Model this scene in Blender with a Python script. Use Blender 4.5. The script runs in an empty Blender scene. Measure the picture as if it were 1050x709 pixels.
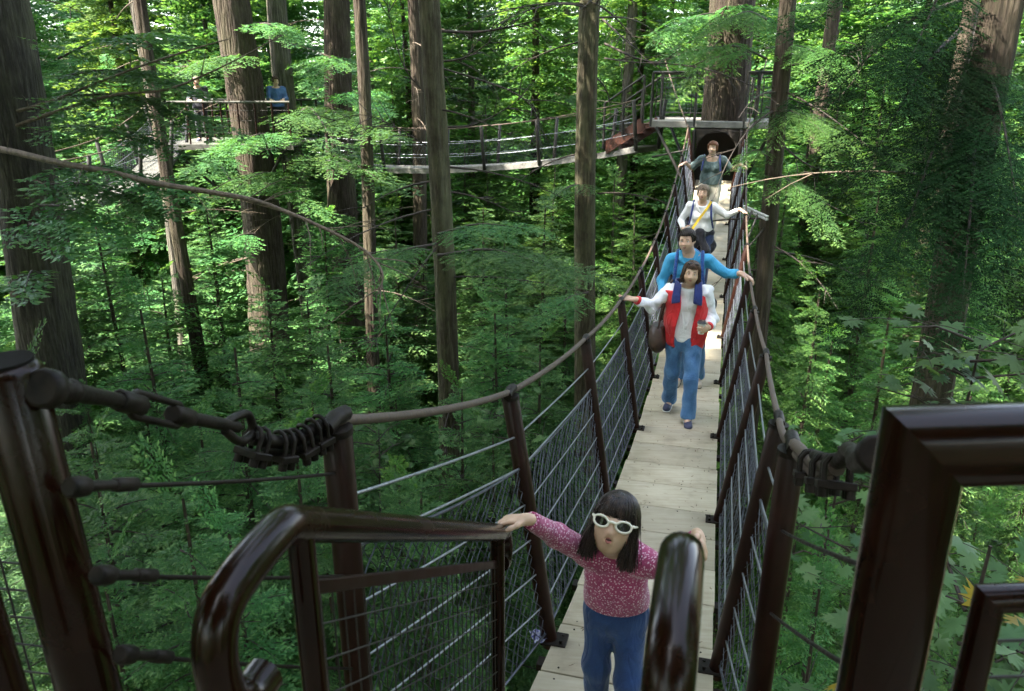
import bpy, math, random
import numpy as np
from mathutils import Vector, Matrix

random.seed(7)
RNG = np.random.default_rng(11)
scene = bpy.context.scene
COL = scene.collection
CAMZ = 16.0                      # eye height above the forest floor datum
F, CX, CY, TH = 797.0, 525.0, 354.5, math.radians(18.7)
ct, st = math.cos(TH), math.sin(TH)

def P(px, py, d):
    """world point for a photo position at depth d metres from the lens"""
    x = (px - CX) / F * d
    u = (CY - py) / F * d
    return Vector((x, d * ct + u * st, CAMZ - d * st + u * ct))

# ---- bridge frame: s along the bridge, u to its right, z absolute
HD = math.radians(15.1)
HS, HC = math.sin(HD), math.cos(HD)
BO = Vector((-0.246, 0.0, 0.0))
def deck_z(s):
    y = s * HC
    return CAMZ - 3.24 + 0.0195 * (y - 9.0) ** 2
def B(s, u, z):
    return Vector((BO.x + s * HS + u * HC, s * HC - u * HS, z))
def BD(s, u, h=0.0):
    return B(s, u, deck_z(s) + h)

# ---------------------------------------------------------------- objects
def props(o, label=None, cat=None, group=None, kind=None):
    if label: o['label'] = label
    if cat: o['category'] = cat
    if group: o['group'] = group
    if kind: o['kind'] = kind
    return o

def empty(name, loc, label, cat, group=None, kind=None, rz=0.0):
    o = bpy.data.objects.new(name, None)
    o.empty_display_size = 0.1
    COL.objects.link(o)
    o.location = loc
    o.rotation_euler = (0, 0, rz)
    return props(o, label, cat, group, kind)

def link(name, me, mat=None, parent=None, world=True):
    """link a mesh whose coordinates are world coordinates (or local when world=False)"""
    o = bpy.data.objects.new(name, me)
    COL.objects.link(o)
    if mat is not None:
        for m in (mat if isinstance(mat, (list, tuple)) else [mat]):
            me.materials.append(m)
    if parent is not None:
        o.parent = parent
        if world:
            mw = Matrix.LocRotScale(parent.location, parent.rotation_euler, None)
            if parent.parent is not None:
                q = parent.parent
                mw = Matrix.LocRotScale(q.location, q.rotation_euler, None) @ mw
            me.transform(mw.inverted())
    return o

def np_mesh(name, v, f, smooth=False, attr=None):
    """v (n,3); f (m,4) or (m,3) int arrays -> mesh, quickly"""
    me = bpy.data.meshes.new(name)
    v = np.ascontiguousarray(v, dtype=np.float32)
    f = np.ascontiguousarray(f, dtype=np.int32)
    k = f.shape[1]
    me.vertices.add(len(v)); me.vertices.foreach_set('co', v.ravel())
    me.loops.add(f.size); me.loops.foreach_set('vertex_index', f.ravel())
    me.polygons.add(len(f))
    me.polygons.foreach_set('loop_start', np.arange(0, f.size, k, dtype=np.int32))
    if smooth:
        me.polygons.foreach_set('use_smooth', np.ones(len(f), dtype=bool))
    if attr is not None:
        a = me.attributes.new('tint', 'FLOAT', 'POINT')
        a.data.foreach_set('value', np.ascontiguousarray(attr, dtype=np.float32))
    me.update(calc_edges=True)
    return me

class MB:
    """collects simple solids and becomes ONE mesh"""
    def __init__(self):
        self.v, self.f, self.sm = [], [], []
    def add(self, vs, fs, smooth=False):
        n = len(self.v)
        self.v += [tuple(p) for p in vs]
        self.f += [tuple(i + n for i in q) for q in fs]
        self.sm += [smooth] * len(fs)
    def obox(self, c, ax, ay, az, bev=0.0):
        """box from centre and three half-axis vectors, edges bevelled"""
        c, ax, ay, az = Vector(c), Vector(ax), Vector(ay), Vector(az)
        if bev <= 0:
            vs = [c + ax * i + ay * j + az * k for i in (-1, 1) for j in (-1, 1) for k in (-1, 1)]
            self.add(vs, [(0, 1, 3, 2), (4, 6, 7, 5), (0, 4, 5, 1), (2, 3, 7, 6), (0, 2, 6, 4), (1, 5, 7, 3)])
            return
        A = [ax, ay, az]; L = [max(a.length, 1e-6) for a in A]; N = [a / l for a, l in zip(A, L)]
        b = min(bev, 0.45 * min(L))
        idx = {}; vs = []
        for sx in (-1, 1):
            for sy in (-1, 1):
                for sz in (-1, 1):
                    s = (sx, sy, sz)
                    for k in range(3):
                        p = c.copy()
                        for m in range(3):
                            p += N[m] * s[m] * (L[m] if m == k else L[m] - b)
                        idx[s, k] = len(vs); vs.append(p)
        fs = []
        for k in range(3):
            i, j = (k + 1) % 3, (k + 2) % 3
            for sg in (-1, 1):
                q = []
                for a, bb in ((-1, -1), (1, -1), (1, 1), (-1, 1)):
                    s = [0, 0, 0]; s[k] = sg; s[i] = a; s[j] = bb
                    q.append(idx[tuple(s), k])
                fs.append(tuple(q) if sg > 0 else tuple(q[::-1]))
        for k in range(3):
            i, j = (k + 1) % 3, (k + 2) % 3
            for a in (-1, 1):
                for bb in (-1, 1):
                    lo = [0, 0, 0]; hi = [0, 0, 0]
                    lo[i] = hi[i] = a; lo[j] = hi[j] = bb; lo[k] = -1; hi[k] = 1
                    q = (idx[tuple(lo), i], idx[tuple(hi), i], idx[tuple(hi), j], idx[tuple(lo), j])
                    fs.append(q if a * bb > 0 else q[::-1])
        for s in [(a, bb, cc) for a in (-1, 1) for bb in (-1, 1) for cc in (-1, 1)]:
            q = (idx[s, 0], idx[s, 1], idx[s, 2])
            fs.append(q if s[0] * s[1] * s[2] > 0 else q[::-1])
        self.add(vs, fs)
    def beam(self, a, b, w, h, up=(0, 0, 1), bev=0.0):
        a, b = Vector(a), Vector(b)
        d = (b - a); l = d.length; d = d / l
        side = d.cross(Vector(up)); side.normalize()
        u2 = side.cross(d)
        self.obox((a + b) / 2, d * (l / 2), side * (w / 2), u2 * (h / 2), bev)
    def tube(self, pts, r, n=8, caps=True, smooth=True):
        pts = [Vector(p) for p in pts]
        rs = list(r) if hasattr(r, '__len__') else [r] * len(pts)
        vs, fs = [], []
        prev = None
        for i, p in enumerate(pts):
            t = (pts[min(i + 1, len(pts) - 1)] - pts[max(i - 1, 0)])
            if t.length < 1e-9: t = Vector((0, 0, 1))
            t.normalize()
            if prev is None:
                a = Vector((0, 0, 1)) if abs(t.z) < 0.9 else Vector((1, 0, 0))
                prev = t.cross(a).normalized()
            nrm = prev - t * prev.dot(t)
            if nrm.length < 1e-6: nrm = t.orthogonal()
            nrm.normalize(); prev = nrm
            bn = t.cross(nrm)
            for k in range(n):
                an = 2 * math.pi * k / n
                vs.append(p + (nrm * math.cos(an) + bn * math.sin(an)) * rs[i])
        for i in range(len(pts) - 1):
            for k in range(n):
                k2 = (k + 1) % n
                fs.append((i * n + k, i * n + k2, (i + 1) * n + k2, (i + 1) * n + k))
        self.add(vs, fs, smooth)
        if caps:
            m = len(pts) - 1
            self.add(vs[:n], [tuple(range(n))[::-1]])
            self.add(vs[m * n:], [tuple(range(n))])
    def rod(self, a, b, r, n=10, r2=None, bev=0.0):
        a, b = Vector(a), Vector(b)
        r2 = r if r2 is None else r2
        if bev > 0:
            d = (b - a).normalized()
            self.tube([a, a + d * 1e-4, a + d * bev, b - d * bev, b - d * 1e-4, b], [r - bev, r - bev * .7, r, r2, r2 - bev * .7, r2 - bev], n)
        else:
            self.tube([a, b], [r, r2], n)
    def ball(self, c, rx, ry=None, rz=None, n=10, m=7):
        ry = rx if ry is None else ry; rz = rx if rz is None else rz
        c = Vector(c); vs = []; fs = []
        for i in range(m + 1):
            ph = math.pi * i / m
            for k in range(n):
                a = 2 * math.pi * k / n
                vs.append(c + Vector((rx * math.sin(ph) * math.cos(a), ry * math.sin(ph) * math.sin(a), rz * math.cos(ph))))
        for i in range(m):
            for k in range(n):
                k2 = (k + 1) % n
                fs.append((i * n + k, (i + 1) * n + k, (i + 1) * n + k2, i * n + k2))
        self.add(vs, fs, True)
    def mesh(self, name):
        me = bpy.data.meshes.new(name)
        me.from_pydata(self.v, [], self.f)
        me.polygons.foreach_set('use_smooth', self.sm)
        me.validate(); me.update()
        return me
    def build(self, name, mat, parent=None, label=None, cat=None, group=None, kind=None, origin=None):
        me = self.mesh(name)
        if parent is None and origin is not None:
            me.transform(Matrix.Translation(-Vector(origin)))
        o = link(name, me, mat, parent)
        if parent is None and origin is not None: o.location = origin
        return props(o, label, cat, group, kind)

def smooth_path(pts, n=8):
    """Catmull-Rom through the points"""
    pts = [Vector(p) for p in pts]
    q = [pts[0] * 2 - pts[1]] + pts + [pts[-1] * 2 - pts[-2]]
    out = []
    for i in range(1, len(q) - 2):
        a, b, c, d = q[i - 1], q[i], q[i + 1], q[i + 2]
        for k in range(n):
            t = k / n
            out.append(0.5 * ((2 * b) + (c - a) * t + (2 * a - 5 * b + 4 * c - d) * t * t + (3 * b - a - 3 * c + d) * t ** 3))
    out.append(pts[-1])
    return out

# ---------------------------------------------------------------- materials
def new_mat(name):
    m = bpy.data.materials.new(name); m.use_nodes = True
    nt = m.node_tree; nt.nodes.clear()
    out = nt.nodes.new('ShaderNodeOutputMaterial')
    return m, nt, out
def N(nt, typ, **kw):
    n = nt.nodes.new(typ)
    for k, v in kw.items():
        if k in n.inputs.keys(): n.inputs[k].default_value = v
        else: setattr(n, k, v)
    return n
def ramp(nt, fac, stops):
    r = nt.nodes.new('ShaderNodeValToRGB')
    e = r.color_ramp.elements
    while len(e) > 1: e.remove(e[-1])
    e[0].position = stops[0][0]; e[0].color = (*stops[0][1], 1)
    for p, c in stops[1:]:
        x = e.new(p); x.color = (*c, 1)
    nt.links.new(fac, r.inputs[0])
    return r.outputs[0]
def coords(nt, scale=(1, 1, 1), kind='Object', rot=(0, 0, 0)):
    tc = nt.nodes.new('ShaderNodeTexCoord')
    mp = nt.nodes.new('ShaderNodeMapping')
    mp.inputs['Scale'].default_value = scale
    mp.inputs['Rotation'].default_value = rot
    nt.links.new(tc.outputs[kind], mp.inputs[0])
    return mp.outputs[0]
def bump(nt, h, strength, dist=0.01):
    b = N(nt, 'ShaderNodeBump', Strength=strength, Distance=dist)
    nt.links.new(h, b.inputs['Height'])
    return b.outputs[0]
def simple(name, stops, scale=(8, 8, 8), detail=6, rough=(0.5, 0.7), metal=0.0, bmp=0.2, bd=0.005, spec=0.5, coat=0.0, nscale=1.0, rot=(0, 0, 0), sheen=0.0):
    m, nt, out = new_mat(name)
    co = coords(nt, scale, rot=rot)
    nz = N(nt, 'ShaderNodeTexNoise', Scale=nscale, Detail=detail, Roughness=0.6)
    nt.links.new(co, nz.inputs['Vector'])
    c = ramp(nt, nz.outputs[0], stops)
    p = N(nt, 'ShaderNodeBsdfPrincipled', Metallic=metal)
    p.inputs['Specular IOR Level'].default_value = spec
    p.inputs['Coat Weight'].default_value = coat
    p.inputs['Coat Roughness'].default_value = 0.06
    p.inputs['Sheen Weight'].default_value = sheen
    nt.links.new(c, p.inputs['Base Color'])
    mr = N(nt, 'ShaderNodeMapRange')
    mr.inputs['From Min'].default_value = .3; mr.inputs['From Max'].default_value = .7
    mr.inputs['To Min'].default_value = rough[0]; mr.inputs['To Max'].default_value = rough[1]
    nt.links.new(nz.outputs[0], mr.inputs[0]); nt.links.new(mr.outputs[0], p.inputs['Roughness'])
    if bmp: nt.links.new(bump(nt, nz.outputs[0], bmp, bd), p.inputs['Normal'])
    nt.links.new(p.outputs[0], out.inputs[0])
    return m

M = {}
M['paint'] = simple('brown_paint', [(.3, (.0055, .0014, .0005)), (.6, (.0095, .0025, .0009)), (.8, (.018, .0050, .0018))], (5, 5, 5), 8, (.12, .34), 0, .12, .002, .14, .14, 1.5)
M['post'] = simple('brown_post_paint', [(.3, (.009, .0028, .0016)), (.6, (.017, .0054, .0030)), (.8, (.03, .0105, .0062))], (6, 6, 6), 8, (.35, .55), 0, .15, .002, .15, .05, 1.5)
M['stair'] = simple('red_brown_paint', [(.3, (.05, .016, .010)), (.7, (.09, .030, .018))], (4, 4, 4), 6, (.4, .6), 0, .1)
M['cable'] = simple('steel_cable', [(.3, (.16, .17, .19)), (.7, (.36, .38, .41))], (90, 90, 90), 3, (.3, .5), .85, .3, .002)
M['rope'] = simple('weathered_wrapped_cable', [(.3, (.035, .022, .014)), (.7, (.10, .066, .044))], (60, 60, 60), 5, (.6, .85), 0, .5, .004)
M['matteblack'] = simple('sky_glare_cover', [(.3, (.004, .003, .0025)), (.7, (.009, .007, .006))], (20, 20, 20), 3, (.8, .95), 0, 0, spec=.1)
M['iron'] = simple('dark_greased_iron', [(.3, (.005, .004, .0032)), (.7, (.022, .016, .012))], (40, 40, 40), 5, (.4, .65), .25, .4, .003, spec=.15)
M['net'] = simple('black_wire_net', [(.3, (.022, .024, .032)), (.75, (.12, .13, .165))], (9, 9, 9), 5, (.35, .5), .7, 0)
M['darkmetal'] = simple('dark_rail_metal', [(.3, (.012, .010, .009)), (.7, (.03, .026, .022))], (10, 10, 10), 4, (.45, .6), .2, 0)
M['galv'] = simple('galvanised_metal', [(.3, (.3, .31, .31)), (.7, (.48, .5, .5))], (12, 12, 12), 5, (.35, .55), .7, .1)
M['greydeck'] = simple('grey_far_deck', [(.3, (.11, .105, .095)), (.7, (.22, .21, .19))], (6, 6, 6), 5, (.7, .9), 0, .2)
M['dimdeck'] = simple('dim_shaded_deck', [(.3, (.035, .034, .028)), (.7, (.08, .078, .065))], (6, 6, 6), 5, (.7, .9), 0, .2)  # deck grey darkened as shade, offsets sun on the left walkway and platform
M['dark'] = simple('underpass_shade_dark', [(.3, (.010, .008, .007)), (.7, (.03, .022, .016))], (4, 4, 4), 5, (.7, .9), 0, .2)  # shadow under the far platform put into the panel colour

def deck_wood():
    m, nt, out = new_mat('weathered_deck_boards')
    at = N(nt, 'ShaderNodeAttribute', attribute_name='tint')
    co = coords(nt, (2.0, 26, 26), rot=(0, 0, HD))
    nz = N(nt, 'ShaderNodeTexNoise', Scale=1.2, Detail=9, Roughness=.65); nt.links.new(co, nz.inputs['Vector'])
    co2 = coords(nt, (2.2, 2.2, 2.2))
    n2 = N(nt, 'ShaderNodeTexNoise', Scale=1.6, Detail=7, Roughness=.65); nt.links.new(co2, n2.inputs['Vector'])
    c1 = ramp(nt, nz.outputs[0], [(.2, (.33, .28, .20)), (.5, (.45, .395, .295)), (.8, (.53, .475, .37))])
    c2 = ramp(nt, n2.outputs[0], [(.28, (.34, .32, .28)), (.44, (.82, .80, .76)), (.60, (1, 1, 1))])
    mx = N(nt, 'ShaderNodeMix', data_type='RGBA', blend_type='MULTIPLY'); mx.inputs[0].default_value = .55
    nt.links.new(c1, mx.inputs[6]); nt.links.new(c2, mx.inputs[7])
    mx2 = N(nt, 'ShaderNodeMix', data_type='RGBA', blend_type='MULTIPLY'); mx2.inputs[0].default_value = 1
    c3 = ramp(nt, at.outputs['Fac'], [(0, (.74, .73, .70)), (1, (1, .99, .96))])
    nt.links.new(mx.outputs[2], mx2.inputs[6]); nt.links.new(c3, mx2.inputs[7])
    p = N(nt, 'ShaderNodeBsdfPrincipled', Roughness=.8)
    nt.links.new(mx2.outputs[2], p.inputs['Base Color'])
    nt.links.new(bump(nt, nz.outputs[0], .35, .004), p.inputs['Normal'])
    nt.links.new(p.outputs[0], out.inputs[0])
    return m
M['deck'] = deck_wood()

def bark(name, dark, mid, light, moss=0.0, vs=3.0):
    m, nt, out = new_mat(name)
    co = coords(nt, (16, 16, 1.6))
    nz = N(nt, 'ShaderNodeTexNoise', Scale=vs * .5, Detail=10, Roughness=.7); nt.links.new(co, nz.inputs['Vector'])
    vo = N(nt, 'ShaderNodeTexVoronoi', Scale=vs * .35); nt.links.new(co, vo.inputs['Vector'])
    mxh = N(nt, 'ShaderNodeMath', operation='MULTIPLY'); nt.links.new(nz.outputs[0], mxh.inputs[0]); nt.links.new(vo.outputs[0], mxh.inputs[1])
    c = ramp(nt, nz.outputs[0], [(.3, dark), (.52, mid), (.72, light)])
    co2 = coords(nt, (1.1, 1.1, .5))
    n2 = N(nt, 'ShaderNodeTexNoise', Scale=1.3, Detail=6, Roughness=.7); nt.links.new(co2, n2.inputs['Vector'])
    mf = ramp(nt, n2.outputs[0], [(.42, (0, 0, 0)), (.66, (moss, moss, moss))])
    mx = N(nt, 'ShaderNodeMix', data_type='RGBA'); nt.links.new(mf, mx.inputs[0]); nt.links.new(c, mx.inputs[6])
    mx.inputs[7].default_value = (.16, .16, .085, 1)
    p = N(nt, 'ShaderNodeBsdfPrincipled', Roughness=.9)
    p.inputs['Specular IOR Level'].default_value = .2
    nt.links.new(mx.outputs[2], p.inputs['Base Color'])
    nt.links.new(bump(nt, mxh.outputs[0], 1.0, .12), p.inputs['Normal'])
    nt.links.new(p.outputs[0], out.inputs[0])
    return m
M['bark_red'] = bark('red_brown_bark', (.011, .008, .006), (.048, .034, .026), (.11, .083, .066), .3)
M['bark_grey'] = bark('grey_bark', (.022, .019, .016), (.088, .077, .063), (.19, .17, .14), .5)
M['bark_moss'] = bark('mossy_bark', (.014, .011, .007), (.048, .039, .024), (.115, .10, .064), .7)
M['bark_dark'] = bark('dark_bark', (.018, .013, .010), (.05, .036, .027), (.10, .078, .06), .2)
M['bark_dark2'] = bark('dim_furrowed_bark', (.012, .010, .008), (.045, .039, .032), (.11, .098, .08), .3)
M['deadwood'] = simple('bare_dead_wood', [(.3, (.05, .036, .025)), (.7, (.16, .12, .085))], (12, 12, 12), 6, (.8, .95), 0, .5, .01)
M['twig'] = simple('dark_twig', [(.3, (.018, .013, .010)), (.7, (.05, .037, .028))], (12, 12, 12), 4, (.8, .95), 0, 0)

def leafmat(name, c0, c1, tip, trans=.4, nscale=.45, rough=.5, spec=.18):
    """leaf colour: plant-to-plant and clump-to-clump variation, paler young tips"""
    m, nt, out = new_mat(name)
    oi = N(nt, 'ShaderNodeObjectInfo')
    at = N(nt, 'ShaderNodeAttribute', attribute_name='tint')
    co = coords(nt, (1, 1, 1))
    nz = N(nt, 'ShaderNodeTexNoise', Scale=nscale * 3, Detail=5, Roughness=.7); nt.links.new(co, nz.inputs['Vector'])
    c = ramp(nt, nz.outputs[0], [(.32, c0), (.68, c1)])
    mx = N(nt, 'ShaderNodeMix', data_type='RGBA'); nt.links.new(at.outputs['Fac'], mx.inputs[0])
    nt.links.new(c, mx.inputs[6]); mx.inputs[7].default_value = (*tip, 1)
    hs = N(nt, 'ShaderNodeHueSaturation')
    nt.links.new(mx.outputs[2], hs.inputs['Color'])
    mr = N(nt, 'ShaderNodeMapRange'); mr.inputs['To Min'].default_value = .482; mr.inputs['To Max'].default_value = .515
    nt.links.new(oi.outputs['Random'], mr.inputs[0]); nt.links.new(mr.outputs[0], hs.inputs['Hue'])
    mr2 = N(nt, 'ShaderNodeMapRange'); mr2.inputs['To Min'].default_value = .75; mr2.inputs['To Max'].default_value = 1.25
    nt.links.new(oi.outputs['Random'], mr2.inputs[0]); nt.links.new(mr2.outputs[0], hs.inputs['Value'])
    p = N(nt, 'ShaderNodeBsdfPrincipled', Roughness=rough)
    p.inputs['Specular IOR Level'].default_value = spec
    tr = N(nt, 'ShaderNodeBsdfTranslucent')
    nt.links.new(hs.outputs[0], p.inputs['Base Color'])
    g = N(nt, 'ShaderNodeMix', data_type='RGBA', blend_type='MULTIPLY'); g.inputs[0].default_value = 1
    nt.links.new(hs.outputs[0], g.inputs[6]); g.inputs[7].default_value = (1.3, 1.25, .6, 1)
    nt.links.new(g.outputs[2], tr.inputs[0])
    ms = N(nt, 'ShaderNodeMixShader'); ms.inputs[0].default_value = trans
    nt.links.new(p.outputs[0], ms.inputs[1]); nt.links.new(tr.outputs[0], ms.inputs[2])
    nt.links.new(ms.outputs[0], out.inputs[0])
    return m
M['hemlock'] = leafmat('hemlock_needles', (.038, .112, .038), (.074, .175, .056), (.135, .25, .080), .42)
M['cedar'] = leafmat('cedar_sprays', (.034, .100, .026), (.070, .165, .040), (.13, .24, .06), .45)
M['sunny'] = leafmat('sunlit_far_foliage', (.050, .135, .034), (.095, .205, .050), (.17, .28, .075), .5)  # cedar green brightened: sunlight put into the leaf colour
M['cedar_shaded'] = leafmat('shaded_cedar_sprays', (.006, .019, .006), (.012, .034, .010), (.022, .052, .015), .12, .45, .8, .04)  # cedar green darkened: shade on the right-hand boughs put into the colour
M['maple'] = leafmat('maple_leaves', (.045, .115, .05), (.08, .175, .07), (.14, .24, .09), .45, 1.2)
M['yellowleaf'] = leafmat('yellowing_leaves', (.30, .26, .03), (.45, .36, .04), (.5, .42, .08), .4, 1.2)
# ================================================================ main suspension bridge
S0, S1 = 1.86, 17.6
bridge = empty('suspension_bridge', BD(9, 0), 'narrow wooden plank footbridge with netting sides running from the stair rails to the far tree', 'footbridge')

def build_planks():
    v, f, t = [], [], []
    s = S0
    k = 0
    R = random.Random(3)
    while s < S1:
        L = 0.47
        e = min(s + L, S1)
        g = 0.004 if k % 2 else 0.012
        a, b = s + g, e - 0.001
        dz = R.uniform(-.0025, .0025); tint = R.random(); sk = R.uniform(-.003, .003)
        w = .372 + R.uniform(-.006, .006)
        n = len(v)
        bev = .004
        top = [BD(a + bev, -w, dz), BD(b - bev, -w, dz), BD(b - bev + sk, w, dz), BD(a + bev + sk, w, dz)]
        mid = [BD(a, -w, dz - bev), BD(b, -w, dz - bev), BD(b + sk, w, dz - bev), BD(a + sk, w, dz - bev)]
        bot = [BD(a, -w, -.045), BD(b, -w, -.045), BD(b + sk, w, -.045), BD(a + sk, w, -.045)]
        for q in (top, mid, bot): v += [tuple(p) for p in q]
        f.append((n, n + 3, n + 2, n + 1))
        for r in (0, 4):
            for i in range(4):
                j = (i + 1) % 4
                f.append((n + r + i, n + r + j, n + r + 4 + j, n + r + 4 + i))
        f.append((n + 8, n + 9, n + 10, n + 11))
        t += [tint] * 12
        s = e; k += 1
    me = np_mesh('deck', np.array(v), np.array(f), attr=np.array(t))
    return link('deck', me, M['deck'], bridge)
build_planks()
sb = MB()
RS = random.Random(8)
k = 0; s = S0
while s < S1:
    for e in (.045, .425):
        for u in (-.30, -.10, .11, .31):
            p = BD(s + e + RS.uniform(-.006, .006), u + RS.uniform(-.006, .006), 0)
            if s < 9: sb.rod(p - Vector((0, 0, .002)), p + Vector((0, 0, .0025)), .0048, 7)
    s += .47
sb.build('screw_heads', M['iron'], bridge)
mb = MB()
for u in (-.33, .33):
    mb.tube([BD(s, u, -.09) for s in np.linspace(S0 - .1, S1, 40)], .022, 8)
for s in np.arange(S0 + .2, S1, .9):
    mb.beam(BD(s, -.42, -.068), BD(s, .42, -.068), .06, .035)
mb.build('deck_bearer', M['iron'], bridge)

POST_S = [3.08, 5.02, 6.92, 8.6, 10.3, 12.0, 13.7, 15.4, 17.1]
PH, LEAN, UB = 1.24, .20, .385
END_TOP = {-1: P(345, 440, 1.89), 1: P(812, 462, 2.2)}
rails = {-1: [], 1: []}
posts = {-1: [], 1: []}        # (base, top)
for sd in (-1, 1):
    tp = END_TOP[sd]
    posts[sd].append((Vector((tp.x + .01 * sd * -1, tp.y + .01, CAMZ - 2.45)), tp))
    for s in POST_S:
        base = BD(s, sd * UB, -.03)
        top = BD(s, sd * (UB + LEAN - (.06 if s < 4 and sd > 0 else 0)), PH)
        posts[sd].append((base, top))
for sd in (-1, 1):
    for i, (b, t) in enumerate(posts[sd]):
        mb = MB()
        r = .0375
        mb.rod(b, t, r, 20, bev=.006)
        d = (t - b).normalized()
        o = mb.build('post', M['post'], bridge)
        fb = MB()                                  # steel cap with two bolts, foot bracket
        fb.rod(t - d * .012, t + d * .004, r + .0025, 20)
        for q in (-.022, .022):
            c = t + B(q, 0, 0) - B(0, 0, 0)
            fb.rod(c, c + d * .028, .008, 6); fb.rod(c + d * .028, c + d * .034, .005, 6)
        fb.tube([t + B(-.05, 0, .022) - B(0, 0, 0), t + B(0, 0, .030) - B(0, 0, 0), t + B(.05, 0, .022) - B(0, 0, 0)], .021, 8)
        fb.build('post_cap', M['iron'], o)
        if i:
            kb = MB()
            s = POST_S[i - 1]
            kb.obox(BD(s, sd * (UB - .02), .010), B(.05, 0, 0) - B(0, 0, 0), B(0, .06, 0) - B(0, 0, 0), (0, 0, .008), .003)
            for q in (-.03, .03):
                kb.rod(BD(s + q, sd * (UB - .055), .016), BD(s + q, sd * (UB - .055), .03), .009, 6)
            kb.build('foot_plate', M['iron'], o)

def on_post(sd, i, h):
    """point on post i, h metres below its top"""
    b, t = posts[sd][i]
    return t + (b - t).normalized() * h
def sag(a, b, k, n=10):
    return [a.lerp(b, i / n) + Vector((0, 0, -4 * k * (i / n) * (1 - i / n))) for i in range(n + 1)]

# hand cable over the post tops
for sd in (-1, 1):
    pts = []
    for i in range(len(posts[sd]) - 1):
        a, b = posts[sd][i][1] + Vector((0, 0, .022)), posts[sd][i + 1][1] + Vector((0, 0, .022))
        pts += sag(a, b, .025)[:-1]
    pts.append(posts[sd][-1][1] + Vector((0, 0, .022)))
    end = P(682 if sd < 0 else 786, 62, 18.2)
    pts += sag(pts[-1], end, .05)[1:]
    mb = MB(); mb.tube(pts, .0140, 8)
    mb.build('hand_cable', M['rope'], bridge)
# steel side cables through the posts
HC_LIST = [.19, .34, .52, .70, .88, 1.06]
for sd in (-1, 1):
    for h in HC_LIST:
        pts = []
        for i in range(len(posts[sd]) - 1):
            a, b = on_post(sd, i, h), on_post(sd, i + 1, h)
            pts += sag(a, b, .008, 6)[:-1]
        pts.append(on_post(sd, len(posts[sd]) - 1, h))
        mb = MB(); mb.tube(pts, .0048 if h < .4 else .004, 6)
        mb.build('side_cable', M['cable'], bridge)

# diamond wire netting, hung from the second cable down to the deck edge
def netting(sd):
    nseg = len(posts[sd]) - 1
    ss = [0.0]
    for i in range(nseg):
        ss.append(ss[-1] + (posts[sd][i + 1][0] - posts[sd][i][0]).length)
    tot = ss[-1]
    T = [on_post(sd, i, .34) for i in range(nseg + 1)]
    Bt = [on_post(sd, i, 1.20) if i else posts[sd][0][0] + Vector((0, 0, .25)) for i in range(nseg + 1)]
    def pt(s, h):
        s = min(max(s, 0), tot - 1e-6)
        i = next(k for k in range(nseg) if s <= ss[k + 1])
        t = (s - ss[i]) / (ss[i + 1] - ss[i])
        a = T[i].lerp(T[i + 1], t); b = Bt[i].lerp(Bt[i + 1], t)
        p = a.lerp(b, h)
        bulge = .05 * math.sin(math.pi * h) * math.sin(math.pi * t) * sd
        return p + Vector((HC * bulge, -HS * bulge, -.03 * (1 - h) * math.sin(math.pi * t)))
    v, f = [], []
    nrows = 26; cw = .066
    ncol = int(tot / cw)
    r = .0021
    for dirn in (1, -1):
        for c in range(-nrows // 2, ncol + nrows // 2):
            prev = None
            pts = []
            for k in range(0, nrows + 1):
                s = (c + dirn * k * .5) * cw * 1.0
                if dirn < 0: s += nrows * .25 * cw
                if 0 <= s <= tot:
                    q = pt(s, k / nrows)
                    pts.append(q + Vector((math.sin(s * 37 + k) * .0035, math.cos(s * 51 + k * 2) * .0035, math.sin(s * 23 + k * 3) * .004)))
            if len(pts) < 2: continue
            n0 = len(v)
            for p in pts:
                v += [(p.x + r, p.y, p.z - r * .6), (p.x - r, p.y, p.z - r * .6), (p.x, p.y, p.z + r), ]
            for k in range(len(pts) - 1):
                for e in range(3):
                    e2 = (e + 1) % 3
                    f.append((n0 + 3 * k + e, n0 + 3 * k + e2, n0 + 3 * k + 3 + e2, n0 + 3 * k + 3 + e))
    me = np_mesh('netting', np.array(v), np.array(f))
    link('netting', me, M['net'], bridge)
    # lacing rope along the net's upper edge
    mb = MB()
    pts = [pt(s, 0) for s in np.linspace(0, tot, 120)]
    mb.tube(pts, .006, 6)
    mb.tube([pt(s, 1.0) for s in np.linspace(0, tot, 120)], .006, 6)
    mb.build('net_lacing', M['net'], bridge)
for sd in (-1, 1): netting(sd)

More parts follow.
